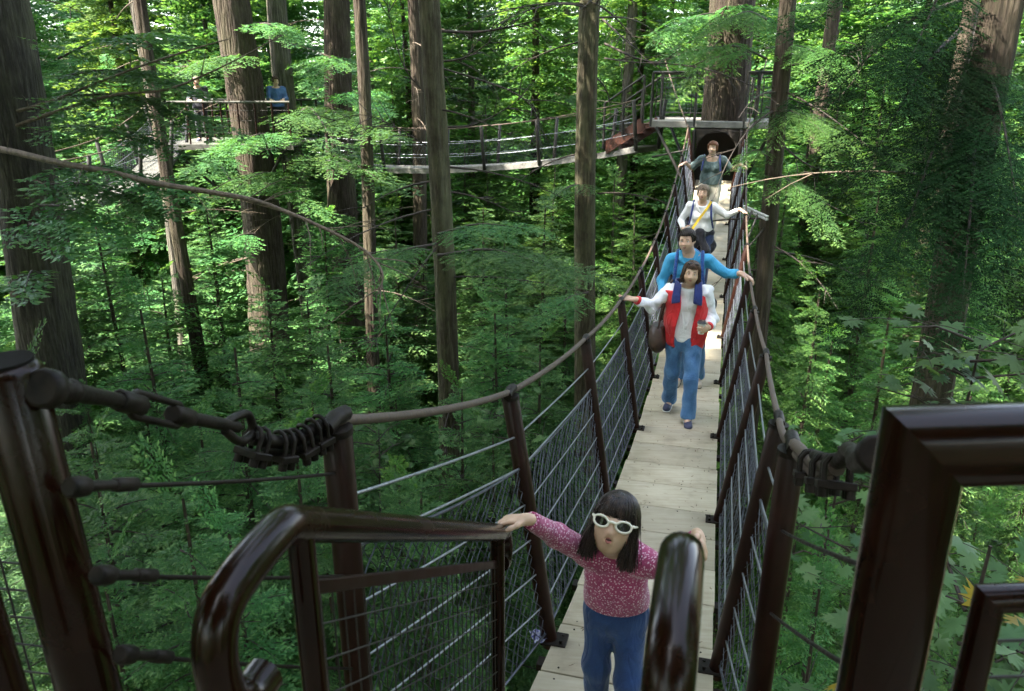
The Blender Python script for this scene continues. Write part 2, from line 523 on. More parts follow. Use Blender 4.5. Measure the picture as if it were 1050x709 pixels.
# anchor hardware: turnbuckle, shackle and cable clips at the near end
AP_TOP, AP_BOT = P(4, 372, .98), P(96, 720, 1.18)
def anchor(sd):
    if sd < 0:
        a = P(42, 398, .97); eye = P(72, 402, 1.03); c1 = P(128, 412, 1.2); c2 = P(190, 428, 1.4); loop = P(243, 438, 1.6)
        e = posts[-1][0][1] + Vector((0, 0, .022))
    else:
        e = posts[1][0][1] + Vector((0, 0, .022))
        a = P(900, 466, .98); eye = P(880, 474, 1.15); c1 = c2 = None; loop = P(858, 480, 1.5)
    ob = MB()
    d = (eye - a).normalized()
    ob.rod(a, eye, .015 if sd < 0 else .018, 10)
    ob.rod(a - d * .002, a + d * .025, .026, 12, bev=.006)
    if sd < 0:
        ob.ball(eye, .018)
        ob.tube([eye, eye.lerp(c1, .5), c1], [.014, .012, .011], 10)
        dd = (c2 - c1).normalized(); side = dd.cross(Vector((0, 0, 1))).normalized(); up = side.cross(dd)
        # turnbuckle body: two parallel bars joined by end nuts
        for q in (-1, 1):
            ob.tube([c1 + up * .004 * q, c1 + dd * .03 + up * .019 * q, c2 - dd * .03 + up * .019 * q, c2 + up * .004 * q], .0065, 8)
        ob.rod(c1 - dd * .02, c1 + dd * .05, .018, 8, bev=.004)
        ob.rod(c2 - dd * .05, c2 + dd * .02, .018, 8, bev=.004)
        ob.rod(c2, loop, .0125, 10)
        dl = (loop - c2).normalized()
        ob.tube(smooth_path([loop - dl * .05, loop + up * .02 - dl * .01, loop + dl * .045 + up * .03, loop + dl * .075 - up * .005, loop + dl * .02 - up * .028, loop - dl * .05 - up * .012], 5), .0095, 8)
        st_ = loop + dl * .06 - Vector((0, 0, .02))
    else:
        ob.tube(smooth_path([eye, eye.lerp(loop, .5) + Vector((0, 0, .03)), loop + Vector((0, 0, .012)), loop.lerp(e, .4)], 5), .014, 8)
        st_ = loop
    ob.build('turnbuckle', M['iron'], bridge)
    tail = smooth_path([st_, st_.lerp(e, .4) - Vector((0, 0, .028 if sd < 0 else .02)), st_.lerp(e, .8) - Vector((0, 0, .004)), e], 6)
    tb = MB(); tb.tube(tail, .0165, 8)
    tb.tube([p - Vector((0, 0, .022)) for p in tail[2:-5]], .013, 8)
    tb.build('anchor_cable', M['rope'] if sd > 0 else M['iron'], bridge)
    for t in ((.08, .28, .45, .62) if sd < 0 else (.05, .22, .4)):
        k = int(t * (len(tail) - 1)); p = tail[k]; dq = (tail[k + 1] - p).normalized()
        sidev = dq.cross(Vector((0, 0, 1))).normalized()
        cb = MB()
        for q in (-.012, .012):
            pp = p + dq * q
            up = sidev.cross(dq)
            cb.tube([pp - sidev * .024 - up * .048, pp - sidev * .024 + up * .006, pp - sidev * .014 + up * .021, pp + up * .025, pp + sidev * .014 + up * .021, pp + sidev * .024 + up * .006, pp + sidev * .024 - up * .048], .0055, 6)
            for w in (-.024, .024):
                cb.rod(pp + sidev * w - up * .040, pp + sidev * w - up * .058, .0105, 6)
        cb.obox(p - sidev.cross(dq) * .033, dq * .024, sidev * .036, sidev.cross(dq) * .008, .002)
        cb.build('cable_clip', M['iron'], bridge)
for sd in (-1, 1): anchor(sd)

# lower guard cables from the end posts back to the anchor posts, with threaded end fittings
def guard(a, b, r=.0042, fit=True):
    mb = MB(); mb.tube(sag(a, b, .006, 6), r, 6)
    if fit:
        d = (b - a).normalized()
        mb.rod(a, a + d * .035, .014, 8, bev=.004); mb.rod(a + d * .035, a + d * .09, .0075, 8)
        mb.rod(a + d * .09, a + d * .14, .011, 6, bev=.003)
    mb.build('guard_cable', M['iron'], bridge)
guard(P(70, 500, .99), on_post(-1, 0, .12))
guard(P(98, 590, 1.04), on_post(-1, 0, .42))
guard(P(122, 671, 1.10), on_post(-1, 0, .72))
guard(P(893, 583, 1.0), on_post(1, 0, .26), fit=False)
guard(P(880, 690, 1.05), on_post(1, 0, .55), fit=False)
guard(P(830, 780, 1.2), on_post(1, 0, .85), fit=False)

# ================================================================ near platform with stair rails
plat = empty('viewing_platform', B(0, 0, CAMZ - 1.6), 'dark brown near platform with stair rails at the near end of the plank bridge', 'platform')
FZ = CAMZ - 1.60
mb = MB()
for k in range(9):
    s = -1.9 + k * .30
    mb.obox(B(s + .148, .0, FZ - .02), B(.146, 0, 0) - B(0, 0, 0), B(0, 1.9, 0) - B(0, 0, 0), (0, 0, .02), .004)
mb.build('platform_floor', M['deck'], plat)
for k in range(3):
    mb = MB()
    mb.obox(B(.95 + k * .31, 0, FZ - .17 * (k + 1) - .02), B(.15, 0, 0) - B(0, 0, 0), B(0, .40, 0) - B(0, 0, 0), (0, 0, .02), .004)
    mb.build('stair_tread', M['deck'], plat)
mb = MB()
for u in (-.42, .42):
    mb.beam(B(.78, u, FZ - .16), B(1.95, u, FZ - .78), .03, .22)
mb.beam(B(1.80, -.85, FZ - .88), B(1.80, .85, FZ - .88), .08, .10)
mb.beam(B(1.78, -.85, FZ - .83), B(-.2, -.85, FZ - .20), .06, .10)
mb.beam(B(1.78, .85, FZ - .83), B(-.2, .85, FZ - .20), .06, .10)
for u in (-1.5, -.5, .5, 1.5):
    mb.beam(B(.8, u, FZ - .13), B(-1.9, u, FZ - .13), .06, .18)
mb.build('stair_stringer', M['post'], plat)

def stair_rail(u, name='stair_rail', dz=0.0):
    a_top = B(.872, u, CAMZ - .565 + dz)
    e_end = B(2.03, u * 1.12 if u < 0 else u + .012, CAMZ - 1.29 + dz)
    R = .0265
    d = (e_end - a_top).normalized()
    c0 = a_top
    back = B(-1, 0, 0) - B(0, 0, 0)
    p1 = c0 + back * .10 - Vector((0, 0, .004))
    hook = [e_end, c0 + d * .03, c0 + back * .015 + Vector((0, 0, .003)), p1, p1 + back * .055 - Vector((0, 0, .020)), p1 + back * .075 - Vector((0, 0, .065)),
            p1 + back * .073 - Vector((0, 0, .115)), p1 + back * .06 - Vector((0, 0, .150)), p1 + back * .03 - Vector((0, 0, .172)), p1 - back * .012 - Vector((0, 0, .172))]
    pts = [e_end, e_end.lerp(c0 + d * .03, .5)] + smooth_path(hook[1:], 6)
    # far end returns downwards in a small loop
    far = [e_end - Vector((0, 0, .11)) + d * .01, e_end + d * .045 - Vector((0, 0, .10)), e_end + d * .065 - Vector((0, 0, .045)), e_end + d * .04]
    pts = smooth_path(far, 5) + [e_end - d * .03] + pts[1:]
    mb = MB(); mb.tube(pts, R, 18)
    rail = mb.build(name, M['paint'], plat)
    for q, (s, zt, zb) in enumerate(((.90, -.59, -1.62), (2.0, -1.275, -2.34))):
        uu = u if q == 0 else (u * 1.12 if u < 0 else u + .012); pb = MB(); pb.rod(B(s, uu, CAMZ + zt + dz), B(s, uu, CAMZ + zb), .0195 if q == 0 else .022, 16)
        pb.build('rail_post', M['paint'], plat)
    ue = u * 1.12 if u < 0 else u + .012
    def RP(t, h): return B(.92 + 1.065 * t, u + (ue - u) * t, CAMZ - .70 + dz - .672 * t - h)
    fb = MB(); fb.beam(RP(0, 0), RP(1, 0), .012, .022, bev=.002); fb.build('mid_rail', M['post'], plat)
    fb = MB(); fb.beam(RP(0, .80), RP(1, .80), .012, .022, bev=.002); fb.build('mid_rail', M['post'], plat)
    nb = MB()
    for k in range(29): nb.rod(RP((k + .5) / 29, 0), RP((k + .5) / 29, .80), .0016, 5)
    for k in range(1, 12): nb.rod(RP(0, k * .066) + Vector((.003, 0, 0)), RP(1, k * .066) + Vector((.003, 0, 0)), .0016, 5)
    nb.build('wire_mesh_panel', M['darkmetal'], plat)
stair_rail(-.295)
stair_rail(.225, dz=.042)

# left anchor post and right tubular frame
mb = MB()
d = (AP_TOP - AP_BOT).normalized()
mb.rod(AP_BOT - d * .6, AP_TOP, .042, 22, bev=.012)
ap = mb.build('anchor_post', M['paint'], plat)
mb = MB(); mb.rod(AP_TOP, AP_TOP + d * .004, .034, 20); mb.build('post_cap', M['matteblack'], ap)  # added matte disc, keeps the post top from reflecting the sky
lp = MB(); lp.rod(P(-30, 610, .84), P(30, 800, .95), .026, 16); lp.build('rail_post', M['paint'], plat)
tl = AP_TOP + Vector((-1.2, -.25, -.02))
gb = MB()
for k in range(12):
    gb.rod(P(16 - k * 20, 560, 1.30), P(76 - k * 20, 780, 1.45), .002, 5)
for k in range(8):
    gb.rod(P(-180, 560 + k * 26, 1.30), P(96, 585 + k * 28, 1.36), .002, 5)
gb.build('wire_mesh_panel', M['darkmetal'], plat)

# right frame: mitred square tube, upright + top rail, with an inner panel frame
fu = P(946, 458, .865)                 # centre of the mitred corner
vert = Vector((0, 0, -1))
lat = (P(1140, 452, .865) - fu).normalized()
nrm = lat.cross(vert).normalized()
TW = .046
mb = MB()
def mitred(path, w, dpt):
    """square section tube swept with mitred joints, edges rounded"""
    prof = []
    r = min(.030, w * .8, dpt * .85)
    for cx, cy, a0 in ((w - r, dpt - r, 0), (-w + r, dpt - r, 90), (-w + r, -dpt + r, 180), (w - r, -dpt + r, 270)):
        for k in range(4):
            a = math.radians(a0 + 30 * k)
            prof.append((cx + r * math.cos(a), cy + r * math.sin(a)))
    n = len(prof)
    rings = []
    for i, p in enumerate(path):
        d0 = (path[i] - path[i - 1]).normalized() if i else None
        d1 = (path[i + 1] - path[i]).normalized() if i < len(path) - 1 else None
        if d0 is None: t, k = d1, 1
        elif d1 is None: t, k = d0, 1
        else:
            t = (d0 + d1).normalized(); k = 1 / max(.3, t.dot(d0))
        x = t.cross(nrm).normalized()
        rings.append([p + x * a * k + nrm * b for a, b in prof])
    for i in range(len(path) - 1):            # each leg apart, so the mitre stays crisp
        mb.add(rings[i] + rings[i + 1], [(k, (k + 1) % n, n + (k + 1) % n, n + k) for k in range(n)], True)
    mb.add(rings[0], [tuple(range(n))]); mb.add(rings[-1], [tuple(range(n))[::-1]])
mitred([fu + vert * 1.35, fu, fu + lat * 1.3], TW, .034)
mb.build('guard_frame', M['paint'], plat)
mb = MB()
iu = fu + vert * .205 + lat * .115
mitred([iu + vert * 1.1, iu, iu + lat * .062, ], .017, .016)
iu2 = iu + lat * .060 - vert * .0
mitred([iu + lat * .040 + vert * .0, iu + lat * 1.2], .017, .0155)
mitred([iu + lat * .085 - vert * .10, iu + lat * .085 - vert * .02], .014, .014)
mb.build('inner_frame', M['paint'], plat)
gb = MB()
for k in range(8):
    gb.rod(iu + lat * (.078 + .052 * k), iu + lat * (.078 + .052 * k) + vert * 1.0, .0022, 5)
for k in range(10):
    gb.rod(iu + vert * (.065 + .055 * k) + nrm * .003, iu + lat * 1.1 + vert * (.065 + .055 * k) + nrm * .003, .0022, 5)
gb.build('wire_mesh_panel', M['darkmetal'], plat)
# ================================================================ far platform round the big trunk
FC = 18.9
PZ = CAMZ - .80
fplat = empty('tree_platform', B(FC, 0, PZ), 'railed platform around the thick trunk at the far end of the plank bridge', 'platform')
mb = MB()
s0, s1, ul, ur = 17.75, 20.1, -1.42, 1.22
def slab(mb, sa, sb, ua, ub, z, h):
    mb.obox(B((sa + sb) / 2, (ua + ub) / 2, z - h / 2), B((sb - sa) / 2, 0, 0) - B(0, 0, 0), B(0, (ub - ua) / 2, 0) - B(0, 0, 0), (0, 0, h / 2), .01)
slab(mb, s0 + .03, s0 + .60, ul, ur, PZ, .05)
slab(mb, s1 - .62, s1, ul, ur, PZ, .05)
slab(mb, s0 + .604, s1 - .624, ul, -.58, PZ, .05)
slab(mb, s0 + .604, s1 - .624, .58, ur, PZ, .05)
mb.build('platform_floor', M['greydeck'], fplat)
mb = MB()
slab(mb, s0, s0 + .028, ul - .01, ur + .01, PZ + .01, .13)
slab(mb, s0 + .03, s1, ul - .032, ul - .003, PZ + .01, .13)
slab(mb, s0 + .03, s1, ur + .003, ur + .032, PZ + .01, .13)
mb.build('fascia', M['greydeck'], fplat)
def rail_panel(a, b, h=1.0, frame=.03, mat='darkmetal', wires=8, parent=fplat):
    """framed guard panel between two floor points"""
    a, b = Vector(a), Vector(b)
    mb = MB()
    up = Vector((0, 0, h))
    for p in (a, b): mb.rod(p - Vector((0, 0, .1)), p + up, frame, 8)
    mb.tube([a + up, b + up], frame, 8)
    d = (b - a).normalized()
    ia, ib = a + d * .09 + Vector((0, 0, .10)), b - d * .09 + Vector((0, 0, .10))
    iu = Vector((0, 0, h - .20))
    mb.tube([ia, ib, ib + iu, ia + iu, ia], frame * .5, 6)
    mb.build('guard_rail', M[mat], parent)
    wb = MB()
    L = (ib - ia).length
    n = max(2, int(L / .11))
    for k in range(1, n): wb.rod(ia.lerp(ib, k / n), ia.lerp(ib, k / n) + iu, .0028, 4)
    for k in range(1, wires): wb.rod(ia + iu * (k / wires), ib + iu * (k / wires), .0028, 4)
    wb.build('wire_mesh_panel', M['net'], parent)
fl = Vector((0, 0, 0))
rail_panel(B(s0 + .02, ul, PZ), B(s0 + .02, -.50, PZ))
rail_panel(B(s0 + .02, .52, PZ), B(s0 + .02, .74, PZ))
rail_panel(B(s0 + .02, .76, PZ), B(s0 + .02, ur, PZ))
rail_panel(B(s0 + .05, ur, PZ), B(s1, ur, PZ))
rail_panel(B(s1, ul, PZ), B(s1, ur, PZ))
for a_, b_, r_ in ((B(s0, -1.3, PZ - .12), B(s0 - .35, -.55, PZ - 1.35), .035), (B(s0, 1.1, PZ - .12), B(s0 + .6, .5, PZ - 1.6), .035), (B(s1, -1.2, PZ - .12), B(FC, -.4, PZ - 1.6), .035), (B(s0, -1.35, PZ - .75), B(s0, -.45, PZ - .55), .02)):
    mb = MB(); mb.tube([a_, b_], r_, 8); mb.build('brace', M['darkmetal'], fplat)
# dark panels standing in for the shadow where the bridge runs under the floor
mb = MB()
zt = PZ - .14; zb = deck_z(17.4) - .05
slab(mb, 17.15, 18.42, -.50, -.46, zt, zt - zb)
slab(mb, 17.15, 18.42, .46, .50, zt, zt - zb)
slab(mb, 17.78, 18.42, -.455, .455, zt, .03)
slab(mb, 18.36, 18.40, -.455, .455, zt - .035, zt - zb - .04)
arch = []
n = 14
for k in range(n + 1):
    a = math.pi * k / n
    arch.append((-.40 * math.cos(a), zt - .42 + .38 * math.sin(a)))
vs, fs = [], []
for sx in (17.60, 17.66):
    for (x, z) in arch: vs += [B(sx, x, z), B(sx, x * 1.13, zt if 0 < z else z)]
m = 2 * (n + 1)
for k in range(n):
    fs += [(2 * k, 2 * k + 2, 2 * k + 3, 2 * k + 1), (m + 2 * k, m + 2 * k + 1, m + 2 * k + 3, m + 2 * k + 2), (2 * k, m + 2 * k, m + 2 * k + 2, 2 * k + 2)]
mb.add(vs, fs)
mb.build('underpass_shade', M['dark'], fplat)

# ================================================================ second bridge, crossing to the left
def rope_bridge(name, label, path, width, posts_at, ph, hang_h=(1.0, .66, .36), wmat='greydeck'):
    c = path[len(path) // 2]
    e = empty(name, c, label, 'footbridge')
    sp = smooth_path(path, 6)
    L = [0]
    for i in range(len(sp) - 1): L.append(L[-1] + (sp[i + 1] - sp[i]).length)
    def at(t):
        x = t * L[-1]
        i = min(max(0, next((k for k in range(len(L) - 1) if x <= L[k + 1]), len(L) - 2)), len(L) - 2)
        return sp[i].lerp(sp[i + 1], (x - L[i]) / (L[i + 1] - L[i]))
    def side(t):
        d = at(min(1, t + .01)) - at(max(0, t - .01)); d.z = 0
        return d.cross(Vector((0, 0, 1))).normalized()
    mb = MB(); n = int(L[-1] / .3)
    for k in range(n):
        a, b = at((k + .02) / n), at((k + .98) / n); sd = side((k + .5) / n)
        d = (b - a).normalized(); up = sd.cross(d)
        mb.obox((a + b) / 2, (b - a) / 2, sd * width / 2, up * .02, .004)
    mb.build('deck', M[wmat], e)
    for q in (-1, 1):
        mb = MB()
        pts = [at(t) + side(t) * q * (width / 2 + .02) - Vector((0, 0, .055)) for t in np.linspace(0, 1, 40)]
        for i in range(len(pts) - 1): mb.beam(pts[i], pts[i + 1], .035, .12)
        mb.build('edge_beam', M[wmat], e)
    tops = {-1: [], 1: []}
    for t in posts_at:
        for q in (-1, 1):
            b = at(t) + side(t) * q * (width / 2 + .05) - Vector((0, 0, .08))
            tp = b + Vector((0, 0, ph + .08)) + side(t) * q * .16
            mb = MB(); mb.rod(b, tp, .044, 10, bev=.005); mb.build('post', M['darkmetal'], e)
            tops[q].append((b, tp))
    for q in (-1, 1):
        for h in hang_h:
            pts = []
            for i in range(len(tops[q]) - 1):
                a = tops[q][i][0].lerp(tops[q][i][1], h); b = tops[q][i + 1][0].lerp(tops[q][i + 1][1], h)
                pts += sag(a, b, .02, 6)[:-1]
            pts.append(tops[q][-1][0].lerp(tops[q][-1][1], h))
            mb = MB(); mb.tube(pts, .012 if h > .9 else .006, 6)
            mb.build('hand_cable' if h > .9 else 'side_cable', M['rope'] if h > .9 else M['cable'], e)
        v, f = [], []
        r = .0018
        for i in range(len(tops[q]) - 1):
            (b0, t0), (b1, t1) = tops[q][i], tops[q][i + 1]
            nc = int((b1 - b0).length / .10)
            for dn in (0, 1):
                for k in range(-4, nc + 4):
                    x0, x1 = k / nc, (k + 8 * .5) / nc
                    ya, yb = 0, .66
                    if x0 < 0: ya = .66 * (0 - x0) / (x1 - x0); x0 = 0
                    if x1 > 1: yb = .66 * (1 - k / nc) / ((k + 4) / nc - k / nc); x1 = 1
                    if yb <= ya or x0 > 1: continue
                    if dn: ya, yb = .66 - ya, .66 - yb
                    pa = b0.lerp(b1, x0).lerp(t0.lerp(t1, x0), ya); pb = b0.lerp(b1, x1).lerp(t0.lerp(t1, x1), yb)
                    n0 = len(v)
                    for p in (pa, pb): v += [(p.x + r, p.y, p.z - r), (p.x - r, p.y, p.z - r), (p.x, p.y, p.z + r)]
                    for a_ in range(3):
                        b_ = (a_ + 1) % 3
                        f.append((n0 + a_, n0 + b_, n0 + 3 + b_, n0 + 3 + a_))
        if f: link('netting', np_mesh('netting', np.array(v), np.array(f)), M['net'], e)
    return e, at, side
p2 = [P(664, 150, 17.6), P(640, 154, 18.1), P(590, 161, 18.9), P(540, 167, 19.6), P(480, 171, 20.3), P(440, 172, 20.7), P(400, 171.5, 21.1), P(345, 168, 21.6), P(300, 160, 22.0)]
b2, at2, side2 = rope_bridge('hanging_bridge', 'second slender footbridge hanging level behind the two bare trunks in mid forest', p2, .70, [.0, .12, .27, .42, .56, .70, .85, 1.0], 1.0)
# red-brown steps climbing from its end to the far platform
mb = MB()
a = P(628, 152, 18.15); b = P(668, 126, 17.45)
for q in (0, .62):
    off = side2(.05) * (q - .31)
    mb.beam(a + off, b + off, .04, .26)
hd = (b - a); hd.z = 0; hd.normalize()
for k in range(5):
    c = a.lerp(b, (k + .5) / 5)
    mb.obox(c + Vector((0, 0, .03)), side2(.05) * .285, hd * .12, (0, 0, .015))
mb.build('stair_flight', M['stair'], fplat)
mb = MB()
for q in (-.36, .36):
    off = side2(.05) * q
    for t in (0, .5, 1.0): mb.rod(a.lerp(b, t) + off, a.lerp(b, t) + off + Vector((0, 0, 1.0)), .028, 8)
    mb.tube([a + off + Vector((0, 0, 1.0)), b + off + Vector((0, 0, 1.0))], .022, 8)
    mb.tube([a + off + Vector((0, 0, .6)), b + off + Vector((0, 0, .6))], .014, 8)
mb.build('stair_handrail', M['darkmetal'], fplat)

# ================================================================ left platform round the big red-brown trunk, and its bridge
lc = P(250, 150, 21.3)
LZ = P(200, 148, 20.2).z
lplat = empty('tree_platform', Vector((lc.x, lc.y, LZ)), 'distant left platform with pale rail and thin posts around a big red-brown trunk', 'platform')
def LP(x, y, z=0): return Vector((lc.x + x, lc.y + y, LZ + z))
mb = MB()
mb.obox(LP(0, -1.05, -.03), (1.75, 0, 0), (0, .42, 0), (0, 0, .03), .008)
mb.obox(LP(0, 1.05, -.03), (1.75, 0, 0), (0, .42, 0), (0, 0, .03), .008)
mb.obox(LP(-1.2, 0, -.03), (.55, 0, 0), (0, .625, 0), (0, 0, .03), .008)
mb.obox(LP(1.2, 0, -.03), (.55, 0, 0), (0, .625, 0), (0, 0, .03), .008)
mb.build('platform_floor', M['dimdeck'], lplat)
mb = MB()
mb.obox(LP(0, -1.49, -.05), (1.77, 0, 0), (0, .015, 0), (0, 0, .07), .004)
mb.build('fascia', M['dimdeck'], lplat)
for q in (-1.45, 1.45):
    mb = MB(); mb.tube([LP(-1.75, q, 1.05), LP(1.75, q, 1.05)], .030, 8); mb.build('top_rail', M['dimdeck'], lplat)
for q in (-1.45, 1.45):
    for x in np.linspace(-1.72, 1.72, 9):
        pb = MB(); pb.rod(LP(x, q, -.1), LP(x, q, 1.05), .024, 8); pb.build('post', M['bark_red'] if 0 else M['post'], lplat)
for h in (.3, .6, .85):
    for q in (-1.45, 1.45):
        mb = MB(); mb.tube([LP(-1.72, q, h), LP(1.72, q, h)], .005, 5); mb.build('side_cable', M['darkmetal'], lplat)
for sx in (-1, 1):
    for q in (-1.3, 1.3):
        mb = MB(); mb.tube([LP(sx * 1.5, q, -.08), LP(sx * .4, q * .3, -1.5)], .04, 8); mb.build('brace', M['darkmetal'], lplat)
p3 = [LP(-1.72, -.6, -.05), P(150, 176, 18.6), P(120, 194, 17.4), P(85, 207, 16.4), P(50, 217, 15.4), P(10, 226, 14.3), P(-60, 236, 12.8)]
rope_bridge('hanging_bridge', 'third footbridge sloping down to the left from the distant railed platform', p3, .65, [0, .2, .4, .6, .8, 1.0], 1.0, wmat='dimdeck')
# grey double-bar bracket standing off the far right-hand post
mb = MB()
a, b = P(763, 213, 12.0), P(787, 224, 11.5)
up = Vector((0, 0, .045))
for q in (-.5, .5):
    mb.beam(a + up * q, b + up * q, .04, .03, bev=.004)
for k in range(6):
    c = a.lerp(b, (k + .5) / 6); mb.rod(c - up * .5, c + up * .5, .006, 5)
mb.build('outrigger_bracket', M['galv'], bridge)
mb = MB(); mb.tube([posts[1][6][1] + Vector((0, 0, -.1)), a.lerp(b, .35)], .02, 8); mb.tube([posts[1][6][1] + Vector((0, 0, -.5)), a.lerp(b, .6)], .015, 8)
mb.build('outrigger_arm', M['darkmetal'], bridge)
# ================================================================ foliage kit
def kites(p, d, n, l, w, tint):
    """leaf-shaped quads: base p, direction d, normal n (all (k,3))"""
    s = np.cross(d, n); s /= np.linalg.norm(s, axis=1, keepdims=True) + 1e-9
    l = l[:, None]; w = w[:, None]
    a = p; c = p + d * l; m = p + d * l * .48
    b = m + s * w * .5; e = m - s * w * .5
    v = np.stack([a, b, c, e], axis=1).reshape(-1, 3)
    return v, np.repeat(tint, 4)

def unit(a): return a / (np.linalg.norm(a, axis=-1, keepdims=True) + 1e-9)

def frond(L, rng, leaf=.085, wid=.024, sp2=.075, sp3=.05, droop=.22, hang=.15, spread=.40, jit=.30):
    """one flat spray of a conifer branch along +x: axis, side twigs, narrow leaflets"""
    V, T = [], []
    side = 1
    t = .06
    ph = rng.uniform(0, 6)
    def ax(t): return np.array([L * t, .04 * L * math.sin(3 * t + ph), L * (.10 * t - droop * t * t)])
    while t < 1.0:
        p0 = ax(t); tang = unit(ax(min(1, t + .02)) - ax(t - .02))
        sd = np.array([-tang[1], tang[0], 0.]) * side
        prof = min(1.0, .45 + 1.6 * t) * (1 - t) ** .75 + .10
        l2 = L * spread * prof * rng.uniform(.72, 1.2)
        an = math.radians(rng.uniform(42, 66))
        d2 = unit(tang * math.cos(an) + sd * math.sin(an) + np.array([0, 0, rng.uniform(-.12, .10)]))
        n2 = max(2, int(l2 / sp3))
        q = (np.arange(n2) + .5) / n2
        pos = p0 + d2 * (q * l2)[:, None]
        pos[:, 2] -= hang * l2 * q ** 2 * rng.uniform(.5, 1.5)
        nr = unit(np.cross(d2, sd * 0 + np.cross(np.array([0, 0, 1.]), d2)))
        s2 = unit(np.cross(np.array([0, 0, 1.]), d2))
        for sg in (-1, 1):
            k = n2
            a3 = np.radians(rng.uniform(28, 58, k))[:, None]
            d3 = d2 * np.cos(a3) + s2 * sg * np.sin(a3)
            d3[:, 2] += -hang * 1.2 * q - .05 + rng.normal(0, .10, k)
            d3 = unit(d3)
            nn = unit(np.array([0, 0, 1.]) + rng.normal(0, jit, (k, 3)))
            ll = leaf * rng.uniform(.65, 1.25, k) * (1.12 - .5 * q)
            v, ti = kites(pos, d3, nn, ll, wid * rng.uniform(.7, 1.25, k), np.clip((q - .55) * 1.6, 0, 1) * rng.uniform(.2, 1.0, k))
            V.append(v); T.append(ti)
        v, ti = kites(pos[-1:], d2[None], np.array([[0, 0, 1.]]), np.array([leaf * 1.1]), np.array([wid]), np.array([.8]))
        V.append(v); T.append(ti)
        side = -side
        t += sp2 / L * rng.uniform(.6, 1.3) * .5
    return np.concatenate(V), np.concatenate(T)

def frond_set(kind, lod):
    out = {}
    rng = np.random.default_rng(hash((kind, lod)) % 1000 if 0 else {'hn': 1, 'hm': 2, 'hf': 3, 'cn': 4, 'cm': 5, 'cf': 6, 'hx': 7, 'cx': 8}[kind[0] + lod])
    par = {'x': dict(leaf=.046, wid=.015, sp2=.052, sp3=.027), 'n': dict(leaf=.060, wid=.022, sp2=.060, sp3=.035), 'm': dict(leaf=.105, wid=.044, sp2=.10, sp3=.066), 'f': dict(leaf=.20, wid=.105, sp2=.21, sp3=.15)}[lod]
    sh = dict(droop=.26, hang=.14, spread=.50) if kind == 'hemlock' else dict(droop=.42, hang=.38, spread=.42, jit=.28)
    if kind == 'cedar': par = dict(par, leaf=par['leaf'] * 1.15, wid=par['wid'] * .85, sp3=par['sp3'] * .82)
    for L in (.5, .9, 1.4, 2.0, 2.8):
        if lod == 'f' and L < .9: continue
        if lod == 'x' and L > 1.5: continue
        out[L] = [frond(L, rng, **par, **sh) for _ in range(3)]
    return out
FR = {}
def fronds(kind, lod):
    if (kind, lod) not in FR: FR[kind, lod] = frond_set(kind, lod)
    return FR[kind, lod]

def place(fs, L, rng, base, az, pitch, roll):
    keys = list(fs); k = min(keys, key=lambda q: abs(q - L))
    v, t = fs[k][rng.integers(3)]
    s = L / k
    m = (Matrix.Rotation(az, 3, 'Z') @ Matrix.Rotation(-pitch, 3, 'Y') @ Matrix.Rotation(roll, 3, 'X'))
    m = np.array(m)
    return v @ m.T * s + np.asarray(base), t

def conifer_mesh(name, kind, lod, H, R, zb, seed, step=.30, per=5, power=.85, thin=1.0, limbs=True, top_pitch=40, low_pitch=-18):
    rng = np.random.default_rng(int(seed * 10))
    fs = fronds(kind, lod)
    V, T = [], []
    lb = MB()
    z = zb
    while z < H - .15:
        q = (z - zb) / (H - zb)
        Lz = R * (1 - q) ** power
        if q < .12: Lz *= .7 + 2.5 * q
        az0 = rng.uniform(0, 6.28)
        for k in range(per):
            if rng.random() > thin: continue
            L = max(.25, Lz * rng.uniform(.62, 1.18))
            az = az0 + 6.283 * k / per + rng.uniform(-.4, .4)
            pit = math.radians(low_pitch + (top_pitch - low_pitch) * q + rng.uniform(-9, 9))
            b = np.array([0, 0, z + rng.uniform(-.12, .12)])
            v, t = place(fs, L, rng, b, az, pit, rng.uniform(-.3, .3))
            V.append(v); T.append(t)
            if limbs and L > .5:
                dr = .24 if kind == 'hemlock' else .45
                pts = []
                m = Matrix.Rotation(az, 3, 'Z') @ Matrix.Rotation(-pit, 3, 'Y')
                for tt in (0, .35, .7, .95):
                    pts.append(Vector(b) + m @ Vector((L * tt, 0, L * (.10 * tt - dr * tt * tt) - .006)))
                lb.tube(pts, [.006 + .010 * L, .005 + .006 * L, .005, .003], 4, caps=False)
        z += step * rng.uniform(.7, 1.3) * (1 - .35 * q)
    # leader
    v, t = place(fs, .5, rng, np.array([0, 0, H - .30]), rng.uniform(0, 6), math.radians(62), 0); V.append(v); T.append(t)
    V = np.concatenate(V); T = np.concatenate(T)
    me = np_mesh(name, V, np.arange(len(V)).reshape(-1, 4), attr=T)
    return me, (lb.mesh('limbs') if limbs else None)

